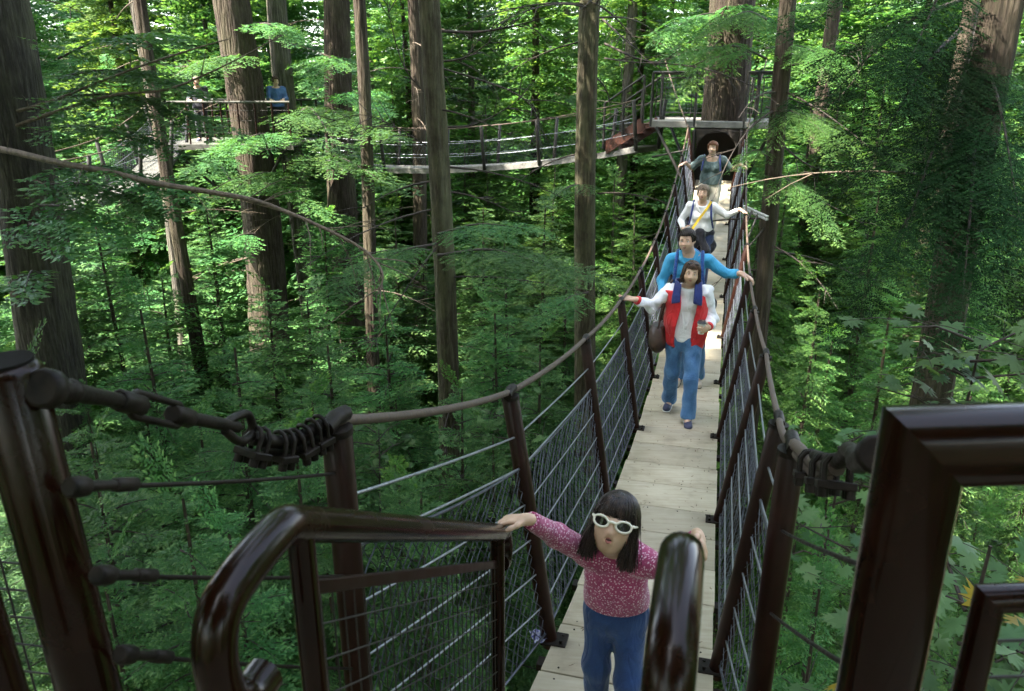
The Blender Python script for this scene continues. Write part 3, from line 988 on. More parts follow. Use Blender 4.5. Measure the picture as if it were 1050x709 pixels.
def trunk_mesh(H, r0, r1, seed, sides=14, ring=.7, rough=.06, lean=0.0, flare=1.5):
    rng = np.random.default_rng(int(seed * 10))
    n = int(H / ring) + 1
    zs = np.linspace(0, H, n)
    a = np.linspace(0, 2 * np.pi, sides, endpoint=False)
    q = zs / H
    rad = r0 * (1 - q) + r1 * q
    rad = rad * (1 + (flare - 1) * np.exp(-zs / .9))
    lob = 1 + rough * (np.sin(3 * a[None] + zs[:, None] * .25 + seed) + .7 * np.sin(5 * a[None] - zs[:, None] * .35 + 2 * seed)) + rng.normal(0, rough * .45, (n, sides))
    cx = lean * zs + .075 * np.sin(zs * .35 + seed) * (1 + r0); cyy = .075 * np.cos(zs * .28 + seed) * (1 + r0)
    x = cx[:, None] + rad[:, None] * lob * np.cos(a); y = cyy[:, None] + rad[:, None] * lob * np.sin(a)
    v = np.stack([x, y, np.broadcast_to(zs[:, None], x.shape)], -1).reshape(-1, 3)
    i = np.arange(n - 1)[:, None] * sides; k = np.arange(sides)[None]; k2 = (k + 1) % sides
    f = np.stack([i + k, i + k2, i + sides + k2, i + sides + k], -1).reshape(-1, 4)
    return np_mesh('trunk', v, f, smooth=True)

def child(name, me, parent):
    o = bpy.data.objects.new(name, me); COL.objects.link(o); o.parent = parent
    return o
def setmat(me, m):
    me.materials.append(m); return me

# ---- young and mid-size conifers: a few grown meshes, copied tree by tree
KIT = {}
def kit(key, kind, lod, H, R, zb, seed, bark_m, r0, leaf=None, **kw):
    me, lm = conifer_mesh('crown', kind, lod, H, R, zb, seed, **kw)
    setmat(me, M[leaf or kind])
    if lm: setmat(lm, M['twig'])
    tm = setmat(trunk_mesh(H - .3, r0, .015, seed, 8, .8, .03), M[bark_m])
    KIT.setdefault(key, []).append((H, R, tm, lm, me))
for i in range(3): kit('young_hemlock', 'hemlock', 'n', 9.0, 2.5 + .2 * i, .8, 20 + i, 'bark_dark', .11, step=.34, per=6, power=.72, top_pitch=14, low_pitch=-12)
for i in range(2): kit('young_cedar', 'cedar', 'n', 10.0, 2.0 + .2 * i, .8, 30 + i, 'bark_red', .13, step=.25, per=6, low_pitch=-10, top_pitch=20)
for i in range(3): kit('mid_hemlock', 'hemlock', 'm', 15.0, 3.3, 1.2, 40 + i, 'bark_dark', .17, step=.40, per=6, power=.72, top_pitch=14, low_pitch=-12)
for i in range(2): kit('mid_cedar', 'cedar', 'm', 16.0, 2.9, 1.2, 50 + i, 'bark_red', .19, step=.34, per=6, power=.8, low_pitch=-8, top_pitch=20)
for i in range(2): kit('sunlit_cedar', 'cedar', 'm', 16.0, 2.9, 1.2, 80 + i, 'bark_grey', .19, leaf='sunny', step=.36, per=6, power=.75, low_pitch=-8, top_pitch=20)
for i in range(3): kit('tall_hemlock', 'hemlock', 'f', 27.0, 3.9, 2.0, 60 + i, 'bark_grey', .30, step=.45, per=6, power=.65, limbs=False)
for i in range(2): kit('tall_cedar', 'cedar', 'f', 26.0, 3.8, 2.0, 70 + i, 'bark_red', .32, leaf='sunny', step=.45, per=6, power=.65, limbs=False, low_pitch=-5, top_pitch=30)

def ground_z(x, y):
    return 0.35 * math.sin(x * .13 + 1) + .3 * math.sin(y * .11) + max(0, (-x - 6)) * .10 + max(0, y - 30) * .05

NTREE = 0
def conifer(key, loc, scale, label, group=None, var=None, sxy=None, name=None):
    """one tree: trunk, limbs and crown under an empty at its foot"""
    global NTREE
    H, R, tm, lm, me = KIT[key][(NTREE if var is None else var) % len(KIT[key])]
    NTREE += 1
    e = empty(name or ('cedar_tree' if 'cedar' in key else 'hemlock_tree'), loc, label, 'tree', group, rz=(NTREE * 2.399) % 6.283)
    e.scale = (sxy or scale, sxy or scale, scale)
    child('trunk', tm, e)
    if lm: child('limbs', lm, e)
    child('crown', me, e)
    return e

def top_tree(key, px, py, d, scale, label, group=None, **kw):
    """a tree whose tip stands at the given photo position and distance"""
    p = P(px, py, d)
    H = KIT[key][0][0]
    sc = scale
    gz = p.z - H * sc
    g = ground_z(p.x, p.y)
    if gz > g:                              # reach the ground
        sc = (p.z - g) / H
        gz = g
    return conifer(key, Vector((p.x, p.y, gz)), sc, label, group, sxy=scale, **kw)

# ---- broad-leaved maples: stems, side shoots, lobed leaves
LOBE = [(-90, .06), (-62, .62), (-48, .50), (-30, .86), (-14, .52), (-2, .95), (12, .60), (26, .98), (42, .56), (60, .88), (76, .60), (90, 1.12)]
def lobe_outline():
    pts = []
    for a, r in LOBE: pts.append((a, r))
    for a, r in LOBE[::-1][1:]: pts.append((180 - a, r))
    return [(r * math.cos(math.radians(a)), r * math.sin(math.radians(a))) for a, r in pts]
def maple(px, py, d, spread, n, size, label, seed, mat='maple', yellow=0, kids=9):
    R = random.Random(seed)
    top = P(px, py, d)
    g = ground_z(top.x, top.y)
    e = empty('maple_tree', Vector((top.x, top.y, g)), label, 'tree')
    H = top.z - g
    out = lobe_outline(); m = len(out)
    V, Fq, T, Yv = [], [], [], []
    lb = MB()
    lb.tube(smooth_path([Vector((0, 0, 0)), Vector((.15, .1, H * .5)), Vector((0, 0, H * .8)), Vector((.05, 0, H))], 5), list(np.linspace(.05, .008, 16)), 7)
    ends = []
    for k in range(kids):
        z0 = H - spread * 1.9 * R.random()
        a = R.uniform(0, 6.28); L = spread * R.uniform(.4, 1.0)
        p0 = Vector((0, 0, z0)); p2 = p0 + Vector((math.cos(a) * L, math.sin(a) * L, L * R.uniform(.05, .5)))
        p1 = p0.lerp(p2, .5) + Vector((0, 0, .06))
        lb.tube([p0, p1, p2], [.012, .008, .004], 5)
        ends += [(p0.lerp(p2, t) + Vector((0, 0, .1 * t)), a) for t in (.35, .55, .75, .9, 1.0)]
    yl, yf = [], []
    for k in range(n):
        b, a = R.choice(ends)
        sz = size * R.uniform(.55, 1.15)
        off = Vector((R.gauss(0, 1), R.gauss(0, 1), R.uniform(-.6, .9))) * size * .75
        c = b + off
        lb.tube([b, b.lerp(c, .6) + Vector((0, 0, .02)), c], [.0035, .003, .002], 4, caps=False)
        nrm = Vector((R.gauss(0, .35), R.gauss(-.15, .35), 1)).normalized()
        rot = R.uniform(0, 6.28)
        x = nrm.orthogonal().normalized(); y = nrm.cross(x)
        dx = (x * math.cos(rot) + y * math.sin(rot)); dy = nrm.cross(dx)
        tgtv, tgtf = (yl, yf) if k < yellow else (V, Fq)
        n0 = len(tgtv)
        tgtv.append(c + dy * .25 * sz * .5)
        for (u, w) in out:
            rr = math.hypot(u, w)
            tgtv.append(c + (dx * u + dy * w) * sz * .5 - nrm * rr * rr * sz * .07)
        for q in range(m): tgtf.append((n0, n0 + 1 + q, n0 + 1 + (q + 1) % m))
        if k >= yellow: T += [R.random() * .7] * (m + 1)
    child('stems', setmat(lb.mesh('stems'), M['twig']), e)
    child('leaves', setmat(np_mesh('leaves', np.array(V), np.array(Fq), attr=np.array(T)), M[mat]), e)
    if yl: child('yellow_leaves', setmat(np_mesh('yellow_leaves', np.array(yl), np.array(yf), attr=np.zeros(len(yl))), M['yellowleaf']), e)
    return e
# ================================================================ ground
def build_ground():
    n = 90
    xs = np.concatenate([np.linspace(-260, -40, 12), np.linspace(-38, 38, 60), np.linspace(40, 260, 12)])
    ys = np.concatenate([np.linspace(-120, -15, 8), np.linspace(-13, 60, 60), np.linspace(64, 300, 16)])
    v = np.array([(x, y, ground_z(x, y) + .12 * math.sin(x * 1.7) * math.sin(y * 1.3)) for y in ys for x in xs])
    nx = len(xs); f = []
    for j in range(len(ys) - 1):
        for i in range(nx - 1):
            a = j * nx + i; f.append((a, a + 1, a + nx + 1, a + nx))
    o = link('ground', np_mesh('ground', v, np.array(f), smooth=True), simple('forest_floor', [(.3, (.018, .013, .008)), (.55, (.05, .035, .02)), (.72, (.045, .06, .022))], (1, 1, 1), 10, (.85, 1), 0, .8, .1, .2, 0, 1.2))
    props(o, kind='structure')
build_ground()
# ferns and low green cover on the forest floor
def build_cover():
    rng = np.random.default_rng(5)
    fs = fronds('hemlock', 'm')
    V, T = [], []
    for _ in range(2600):
        y = rng.uniform(2, 34); x = rng.uniform(-.75 * y - 3, .75 * y + 3)
        b = np.array([x, y, ground_z(x, y) + rng.uniform(0, .4)])
        for k in range(2):
            v, t = place(fs, rng.uniform(.5, 1.2), rng, b, rng.uniform(0, 6.28), math.radians(rng.uniform(10, 50)), rng.uniform(-.4, .4))
            V.append(v); T.append(t)
    V = np.concatenate(V); T = np.concatenate(T)
    o = link('undergrowth', np_mesh('undergrowth', V, np.arange(len(V)).reshape(-1, 4), attr=T), M['cedar'])
    props(o, 'fern green undergrowth covering the forest floor below the bridges', 'undergrowth', kind='stuff')
build_cover()

# ================================================================ tall trees with bare lower trunks
def bare_limbs(rng, trunk_r, z0, z1, n, L=(1.0, 2.6), droop=.25, r=.018):
    out = []
    for _ in range(n):
        mb = MB(); out.append(mb)
        z = rng.uniform(z0, z1); az = rng.uniform(0, 6.28); l = rng.uniform(*L)
        d = Vector((math.cos(az), math.sin(az), 0))
        up = rng.uniform(-.25, .2)
        pts = []
        w = Vector((-d.y, d.x, 0)) * rng.uniform(-.25, .25)
        for k in range(6):
            t = k / 5
            pts.append(Vector((0, 0, z)) + d * (trunk_r * .7 + l * t) + w * t * t * l + Vector((0, 0, l * (up * t - droop * t * t))))
        mb.tube(smooth_path(pts, 2), list(np.linspace(r, .003, 11)), 5, caps=False)
        for q in range(rng.integers(2, 6)):
            k = rng.integers(2, 5); b = pts[k]
            e = b + (d * rng.uniform(.1, .5) + w.normalized() * rng.choice([-1, 1]) * rng.uniform(.1, .5) + Vector((0, 0, rng.uniform(-.25, .05)))) * l * .5
            mb.tube([b, b.lerp(e, .5) + Vector((0, 0, .02)), e], [.007, .005, .002], 4, caps=False)
    return out

BIGN = 0
def big_tree(px, py, d, wpx, bark_m, label, H=34, crown_from=21.5, kind='hemlock', R=2.7, limb_n=14, limb_z=(9, 22), taper=.35, lod='f', crown=True, limb_mat='deadwood', thin=.5, name='conifer_tree', flare=1.4, limbL=(1.0, 2.6)):
    """trunk of the given photo width at the given photo position"""
    global BIGN
    BIGN += 1
    p = P(px, py, d)
    g = ground_z(p.x, p.y) - .2
    e = empty(name, Vector((p.x, p.y, g)), label, 'tree')
    rr = wpx / F * d / 2
    q = (p.z - g) / H
    r0 = rr / (1 - q * (1 - taper))
    child('trunk', setmat(trunk_mesh(H, r0, r0 * taper, BIGN * 1.7, 30, .30, .042, flare=flare), M[bark_m]), e)
    rng = np.random.default_rng(100 + BIGN)
    if limb_n:
        for mb in bare_limbs(rng, rr, limb_z[0], limb_z[1], limb_n, L=limbL):
            child('dead_limb', setmat(mb.mesh('dead_limb'), M[limb_mat]), e)
    if crown:
        me, lm = conifer_mesh('crown', kind, lod, H + 1, R, crown_from, 200 + BIGN, step=.75, per=5, power=.55, thin=thin, limbs=False)
        child('crown', setmat(me, M[kind]), e)
    return e, rr

TA, ra = big_tree(24, 210, 12.5, 58, 'bark_dark2', 'massive grey trunk at the left edge with a long bare limb reaching right', limb_n=5, limb_z=(14, 20))
TB, rb = big_tree(252, 130, 21.3, 37, 'bark_red', 'big red-brown trunk rising through the distant left platform', limb_n=10)
TC, _ = big_tree(303, 170, 22.6, 21, 'bark_grey', 'slim pale grey trunk just right of the platform trunk', limb_n=12)
TD, _ = big_tree(352, 150, 23.5, 28, 'bark_red', 'straight dark brown trunk where the second bridge disappears to the left', limb_n=12)
TE, _ = big_tree(429, 200, 22.5, 14, 'bark_dark', 'thin dark trunk close behind the lichen-spotted trunk', limb_n=10)
TF, _ = big_tree(449, 230, 12.2, 21.5, 'bark_moss', 'straight lichen-spotted trunk left of the plank bridge with bare twiggy limbs', limb_n=15, limb_z=(12.5, 19), limb_mat='twig', limbL=(1.2, 2.8))
TG, _ = big_tree(603, 220, 14.0, 21, 'bark_moss', 'mossy straight trunk close to the left of the walkers on the bridge', limb_n=16, limb_z=(13, 20), limb_mat='twig')
TH_, _ = big_tree(642, 110, 27, 10.5, 'bark_grey', 'slender pale trunk behind the stair of the far platform', limb_n=6)
pI = B(FC, 0.02, 0)
TI, _ = big_tree(737, 70, 17.6, 44, 'bark_red', 'thick red-brown trunk held in the middle of the far platform', limb_n=8, limb_z=(16, 20), limb_mat='twig')
TI.location.x, TI.location.y = pI.x, pI.y
TJ, _ = big_tree(786, 230, 12.4, 17, 'bark_dark', 'dark trunk just right of the far half of the plank bridge', limb_n=14, limb_z=(11, 20), limb_mat='twig', kind='cedar')
TK, _ = big_tree(988, 240, 8.6, 38, 'bark_red', 'reddish trunk at the right edge behind dark drooping cedar boughs', limb_n=4, limb_z=(12, 15), kind='cedar', crown_from=21)
TL, _ = big_tree(978, 100, 24, 15, 'bark_dark', 'far dark trunk in the bright foliage at the upper right', limb_n=4, kind='cedar')
TM, _ = big_tree(147, 60, 22, 10.5, 'bark_grey', 'thin pale trunk in the leaves at the upper left', limb_n=8)
TN, _ = big_tree(182, 235, 17.5, 13, 'bark_red', 'thin brown trunk below the distant left platform', limb_n=6)
TO, _ = big_tree(825, 260, 21, 14, 'bark_dark', 'slim brown trunk in the cedar foliage right of the bridge', limb_n=4, kind='cedar')
TQ, _ = big_tree(383, 330, 18, 13, 'bark_red', 'thin brown trunk low between the young hemlocks', limb_n=6)

# the long dead limb from the left trunk, and two thinner bare ones above it
def limb(parent, pts, rad, mat='deadwood', name='dead_limb', side=8, twigs=0, seed=0):
    mb = MB()
    sp = smooth_path(pts, 6)
    mb.tube(sp, [rad[0] + (rad[1] - rad[0]) * i / (len(sp) - 1) for i in range(len(sp))], side)
    R = random.Random(seed)
    for _ in range(twigs):
        k = R.randrange(3, len(sp) - 2); d = (sp[k + 1] - sp[k]).normalized()
        w = d.cross(Vector((R.uniform(-1, 1), R.uniform(-1, 1), R.uniform(-1, 1)))).normalized()
        l = R.uniform(.3, 1.1)
        mb.tube([sp[k], sp[k] + (d * .6 + w * .5) * l * .5, sp[k] + (d * .6 + w * .6) * l + Vector((0, 0, -.15 * l))], [.009, .006, .002], 4, caps=False)
    return mb.build(name, M[mat], parent)
limb(TA, [P(-25, 149, 12.2), P(14, 156, 11.7), P(60, 167, 11.2), P(110, 176, 10.8), P(160, 188, 10.4), P(215, 197, 10.0), P(262, 206, 9.8), P(300, 220, 9.6), P(340, 238, 9.4), P(375, 258, 9.3), P(392, 280, 9.2), P(388, 302, 9.2)], (.056, .009), twigs=26, seed=1)
limb(TA, [P(10, 116, 11.9), P(50, 105, 11.5), P(100, 85, 11.0), P(150, 66, 10.6), P(200, 50, 10.2), P(235, 40, 10)], (.028, .006), twigs=8, seed=2)
limb(TA, [P(14, 130, 11.9), P(60, 114, 11.5), P(115, 98, 11.0), P(170, 92, 10.6), P(225, 70, 10.2), P(290, 36, 10)], (.030, .006), twigs=8, seed=3)
for q, (pts, r) in enumerate([([P(452, 32, 12.2), P(490, 33, 11.8), P(530, 26, 11.4), P(572, 14, 11)], .028), ([P(450, 64, 12.2), P(480, 58, 12), P(512, 36, 11.8)], .02),
        ([P(452, 70, 12.2), P(492, 82, 11.9), P(530, 97, 11.6), P(550, 118, 11.5), P(556, 160, 11.5)], .018), ([P(454, 131, 12.2), P(486, 128, 12), P(515, 114, 11.7), P(540, 96, 11.4)], .022),
        ([P(440, 100, 12.2), P(415, 70, 12), P(400, 20, 11.8), P(395, -20, 11.6)], .014), ([P(438, 150, 12.2), P(405, 130, 12), P(370, 118, 11.9), P(330, 128, 11.8)], .012)]):
    limb(TF, pts, (r, .004), 'twig', 'bare_bough', 6, twigs=9, seed=10 + q)
for q, (pts, r) in enumerate([([P(620, 45, 14), P(660, 62, 13.5), P(720, 70, 13), P(780, 92, 12.6), P(820, 112, 12.4)], .022), ([P(620, 60, 14), P(650, 64, 13.5), P(690, 66, 13), P(740, 74, 13)], .016),
        ([P(618, 20, 14), P(640, 40, 13.5), P(668, 66, 13)], .02)]):
    limb(TG, pts, (r, .004), 'twig', 'bare_bough', 6, twigs=7, seed=30 + q)
for q, (pts, r) in enumerate([([P(792, 140, 12.4), P(830, 170, 12), P(880, 180, 11.5)], .02), ([P(795, 70, 12.4), P(850, 60, 12), P(905, 45, 11.5)], .02), ([P(795, 95, 12.4), P(840, 110, 12), P(870, 90, 11.7), P(900, 40, 11.5)], .016)]):
    limb(TJ, pts, (r, .004), 'twig', 'bare_bough', 6, twigs=7, seed=40 + q)

# leafy boughs seen against the trunks: grown on their own trees
def boughs(parent, kind, lod, specs, seed, name='bough', mat=None):
    rng = np.random.default_rng(seed)
    fs = fronds(kind, lod)
    for (a, b, n, L) in specs:
        V, T = [], []
        mb = MB()
        a, b = Vector(a), Vector(b)
        d = (b - a); l = d.length
        az = math.atan2(d.y, d.x)
        mid = (a + b) / 2 + Vector((0, 0, .06 * l))
        sp = smooth_path([a, mid, b], 6)
        for k in range(n):
            t = .15 + .85 * k / max(1, n - 1)
            i = min(int(t * (len(sp) - 1)), len(sp) - 2)
            p = sp[i].lerp(sp[i + 1], t * (len(sp) - 1) - i)
            sgn = 1 if k % 2 else -1
            v, tt = place(fs, L * (1.1 - .45 * t) * rng.uniform(.8, 1.2), rng, np.array(p), az + sgn * math.radians(rng.uniform(15, 50)) * (1 - .6 * t), math.asin(max(-1, min(1, d.z / l))) * .6 + rng.uniform(-.15, .1), rng.uniform(-.2, .2))
            V.append(v); T.append(tt)
        V = np.concatenate(V); T = np.concatenate(T)
        o = link(name, np_mesh(name, V, np.arange(len(V)).reshape(-1, 4), attr=T), M[mat or kind], parent)
        mb.tube(sp, list(np.linspace(.012 + .005 * l, .003, len(sp))), 5, caps=False)
        mb.build('stem', M['twig'], o)
boughs(TF, 'hemlock', 'x', [(P(449, 262, 12.1), P(580, 280, 9.6), 16, 1.1), (P(447, 250, 12.1), P(360, 290, 10.4), 12, 1.0), (P(449, 240, 12.1), P(540, 235, 10.8), 9, .9)], 3)
boughs(TC, 'hemlock', 'm', [(P(303, 150, 22.5), P(215, 168, 15.5), 18, 1.5), (P(303, 130, 22.5), P(390, 140, 16), 16, 1.5), (P(303, 175, 22.5), P(400, 190, 15.5), 16, 1.4), (P(303, 190, 22.5), P(230, 200, 16), 14, 1.4), (P(303, 120, 22.5), P(345, 150, 15.5), 10, 1.4)], 4)
boughs(TB, 'hemlock', 'm', [(P(255, 60, 21), P(200, 75, 18), 10, 1.3), (P(258, 190, 21), P(320, 215, 17.5), 10, 1.3), (P(255, 30, 21), P(300, 40, 18), 10, 1.3), (P(262, 240, 21), P(225, 262, 18), 9, 1.2)], 14)
boughs(TD, 'hemlock', 'm', [(P(352, 60, 23), P(320, 85, 19), 10, 1.4), (P(352, 100, 23), P(385, 115, 19), 10, 1.4), (P(356, 220, 23), P(325, 250, 19), 10, 1.4), (P(358, 250, 23), P(395, 275, 19), 10, 1.3)], 15)
boughs(TG, 'hemlock', 'x', [(P(603, 300, 14), P(560, 325, 12.5), 7, .8), (P(602, 190, 14), P(565, 205, 12.6), 6, .7)], 16)
boughs(TA, 'hemlock', 'm', [(P(60, 100, 12), P(190, 120, 11), 10, 1.3), (P(60, 80, 12), P(170, 85, 11), 10, 1.3), (P(60, 130, 12), P(150, 150, 11), 8, 1.2), (P(60, 60, 12), P(160, 40, 11), 9, 1.3), (P(45, 175, 12), P(165, 195, 10.5), 12, 1.1), (P(45, 190, 12), P(150, 215, 10.5), 12, 1.1), (P(40, 210, 12), P(110, 240, 10.5), 9, 1.0), (P(30, 230, 12), P(70, 255, 10.5), 8, .9), (P(40, 280, 12), P(25, 300, 10), 6, .8)], 5)
boughs(TK, 'hemlock', 'x', [(P(985, 30, 8.6), P(890, 170, 6.8), 11, 1.15), (P(990, 80, 8.6), P(920, 260, 6.7), 10, 1.05), (P(985, 0, 8.6), P(850, 100, 7.2), 11, 1.2), (P(1000, 110, 8.6), P(985, 330, 6.5), 9, .95), (P(1000, 50, 8.6), P(1045, 220, 6.5), 9, 1.0), (P(985, 150, 8.6), P(890, 300, 6.9), 9, 1.05), (P(985, -30, 8.6), P(930, 70, 6.6), 10, 1.0), (P(1010, 180, 8.6), P(960, 350, 6.7), 7, .8), (P(985, -50, 8.6), P(830, 25, 7.3), 11, 1.15)], 6, 'cedar_bough', 'cedar_shaded')
boughs(TK, 'hemlock', 'x', [(P(1000, 90, 8.6), P(985, 260, 7.4), 10, .9), (P(990, 130, 8.6), P(1030, 290, 7.2), 9, .9), (P(1005, 20, 8.6), P(960, 180, 7.4), 10, .9)], 26, 'cedar_bough', 'cedar_shaded')
boughs(TJ, 'cedar', 'x', [(P(786, 60, 12.4), P(720, 50, 11.2), 8, .9), (P(786, 50, 12.4), P(850, 60, 10.8), 12, 1.0), (P(786, 170, 12.4), P(840, 225, 11.0), 10, .8), (P(786, 110, 12.4), P(850, 140, 10.8), 10, 1.0), (P(786, 20, 12.4), P(745, 20, 11), 8, .9), (P(786, 160, 12.4), P(762, 160, 11.2), 6, .6)], 7, 'cedar_bough')
boughs(TI, 'cedar', 'm', [(pI + Vector((0, 0, CAMZ + 1.4)), P(690, 30, 15.5), 8, 1.3), (pI + Vector((0, 0, CAMZ + 1.0)), P(712, 78, 15.8), 7, 1.0), (pI + Vector((0, 0, CAMZ + 1.6)), P(780, 20, 15.5), 8, 1.3)], 8, 'cedar_bough')

# ================================================================ young conifers, nearest first
Y = top_tree
Y('young_hemlock', 170, 470, 6.9, .9, 'young hemlock top spreading below the turnbuckle and anchor chain', var=0)
Y('young_hemlock', 300, 425, 8.6, 1.0, 'young hemlock spreading behind the near left bridge post', var=1)
Y('young_hemlock', 90, 420, 8.4, 1.0, 'young hemlock filling the gap behind the leaning left anchor post', var=2)
Y('young_hemlock', 230, 330, 10.8, 1.1, 'pale tipped young hemlock in the middle of the left slope', var=0)
Y('young_hemlock', 405, 470, 8.9, .85, 'small hemlock seen between the first two left bridge posts', var=2)
Y('young_hemlock', 140, 290, 12.4, 1.15, 'young hemlock beside the massive left trunk', var=1)
Y('young_hemlock', 330, 330, 12.2, 1.1, 'young hemlock below the hooked end of the long dead limb', var=2)
Y('young_hemlock', 20, 345, 10.0, 1.0, 'young hemlock at the left edge above the anchor post', var=0)
Y('young_hemlock', 500, 420, 10.8, .95, 'young hemlock standing right of the lichen-spotted trunk', var=1)
Y('young_hemlock', 560, 330, 13.4, 1.0, 'young hemlock just left of the mossy trunk by the bridge', var=0)
Y('young_hemlock', 395, 300, 13.6, 1.1, 'young hemlock left of the lichen-spotted trunk', var=1)
Y('young_hemlock', 505, 300, 14.4, 1.1, 'deep green hemlock midway between the two mossy trunks', var=2)
Y('young_cedar', 840, 265, 11.5, .9, 'young cedar with fan sprays right of the walking visitors', var=0)
Y('young_cedar', 905, 370, 8.8, .8, 'young cedar in front of the reddish right trunk', var=1)
Y('young_cedar', 850, 470, 6.6, .7, 'low cedar below the near right bridge post', var=0)
Y('young_hemlock', 850, 555, 5.9, .7, 'small bright hemlock between the near right post and the guard frame', var=1)
Y('young_cedar', 790, 150, 15.5, 1.0, 'young cedar leaning in beside the far right end of the bridge', var=1)
Y('young_cedar', 900, 170, 13.5, 1.1, 'sunlit young cedar in the right half of the forest', var=0)
Y('young_cedar', 980, 250, 12.0, 1.1, 'young cedar behind the right-hand maple leaves', var=1)
Y('mid_hemlock', 95, 200, 15.8, 1.0, 'hemlock behind the massive left trunk', var=0)
Y('mid_hemlock', 205, 195, 17.5, 1.0, 'hemlock standing below the distant left platform', var=1)
Y('mid_hemlock', 330, 215, 18.0, 1.0, 'hemlock in front of the slim pale grey trunk', var=2)
Y('mid_hemlock', 400, 205, 18.3, 1.0, 'hemlock under the left half of the second bridge', var=0)
Y('mid_hemlock', 495, 200, 18.0, 1.0, 'hemlock under the middle of the second bridge', var=1)
Y('mid_hemlock', 560, 198, 17.4, 1.0, 'hemlock under the right half of the second bridge', var=2)
Y('sunlit_cedar', 655, 195, 18.5, 1.0, 'bright cedar below the red-brown stair flight', var=0)
Y('mid_cedar', 835, 90, 19.0, 1.0, 'cedar rising beside the far platform on the right', var=1)
Y('sunlit_cedar', 915, 60, 18.0, 1.0, 'cedar with pale tips behind the dark drooping boughs', var=0)
Y('mid_cedar', 1010, 110, 17.0, 1.0, 'cedar at the right edge behind the reddish trunk', var=1)
Y('mid_hemlock', 20, 90, 18.5, 1.05, 'hemlock at the far left edge of the view', var=1)
Y('mid_hemlock', 110, 60, 24, 1.1, 'hemlock behind the thin pale upper left trunk', var=2)

maple(1000, 345, 5.6, .75, 70, .26, 'broad-leaved maple shoots beside the reddish right trunk', 1)
maple(860, 455, 6.4, .6, 45, .22, 'low maple shoot behind the right cable clamp', 2)
maple(1005, 560, 3.7, .75, 80, .22, 'bigleaf maple with a few yellow leaves behind the right guard frame', 3, yellow=9)
maple(930, 600, 4.4, .7, 60, .20, 'leafy maple seen through the slot of the guard frame', 4)
maple(455, 440, 12.6, 1.1, 120, .20, 'small pale maple at the foot of the lichen-spotted trunk', 5)
maple(525, 430, 11.4, .9, 90, .18, 'small pale maple sapling right of the lichen-spotted trunk', 6)
maple(385, 440, 11.6, .8, 80, .18, 'small pale maple sapling above the near left hand cable', 7)
maple(725, 560, 8.0, .6, 40, .12, 'yellowing shrub peeping up beside the netting', 8, yellow=25) if 0 else None

# ---- tall far forest, copied tree by tree
RG = random.Random(21)
def far_row(dist, n, sc, x0=-.95, x1=.95, key=None):
    for k in range(n):
        t = x0 + (x1 - x0) * (k + .5 + RG.uniform(-.35, .35)) / n
        y = dist * RG.uniform(.9, 1.1); x = t * y * .78
        if abs(x - (BO.x + y * .27)) < 3.0 and y < 23: continue
        kk = key or ('tall_cedar' if RG.random() < (.75 if x > -6 else .3) else 'tall_hemlock')
        conifer(kk, Vector((x, y, ground_z(x, y) - .2)), sc * RG.uniform(.85, 1.15), 'tall leafy conifer in the dense forest far behind the bridges', 'tall conifers of the far forest')
def fill(key, n, dr, pxr, pyr, label, group, seed, sc=1.0):
    R = random.Random(seed)
    for k in range(n):
        px = pxr[0] + (pxr[1] - pxr[0]) * (k + R.uniform(.1, .9)) / n
        d = R.uniform(*dr)
        top_tree(key, px, R.uniform(*pyr), d, sc * R.uniform(.9, 1.1), label, group)
fill('young_hemlock', 7, (7.6, 9.4), (-60, 480), (470, 560), 'young hemlock low in the understorey under the left side of the plank bridge', 'low understorey hemlocks on the near left', 1, .9)
fill('young_hemlock', 9, (11, 14), (-40, 590), (350, 430), 'young hemlock crowded among others on the middle of the left slope', 'understorey hemlocks on the left slope', 2)
fill('mid_hemlock', 11, (15, 20), (-60, 590), (225, 300), 'half-grown hemlock crowded below the level of the second bridge', 'half-grown hemlocks below the second bridge', 3)
fill('mid_hemlock', 5, (24, 27), (0, 330), (20, 120), 'half-grown hemlock behind the distant left platform', 'half-grown hemlocks behind the left platform', 4)
fill('sunlit_cedar', 9, (23, 27), (335, 700), (70, 175), 'sunlit half-grown cedar just behind the second bridge', 'half-grown cedars behind the second bridge', 5)
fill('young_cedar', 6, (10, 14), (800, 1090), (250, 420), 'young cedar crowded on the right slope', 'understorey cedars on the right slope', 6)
fill('sunlit_cedar', 6, (17, 22), (790, 1080), (60, 220), 'half-grown cedar in the right half of the forest', 'half-grown cedars on the right', 7)
fill('young_cedar', 4, (6.5, 8.5), (810, 1060), (500, 600), 'young cedar low beneath the right-hand guard frame', 'low cedars on the near right', 8, .8)
far_row(29, 14, .95)
far_row(38, 14, 1.0)
far_row(49, 18, 1.05)
far_row(64, 24, 1.1)
far_row(80, 30, 1.15)
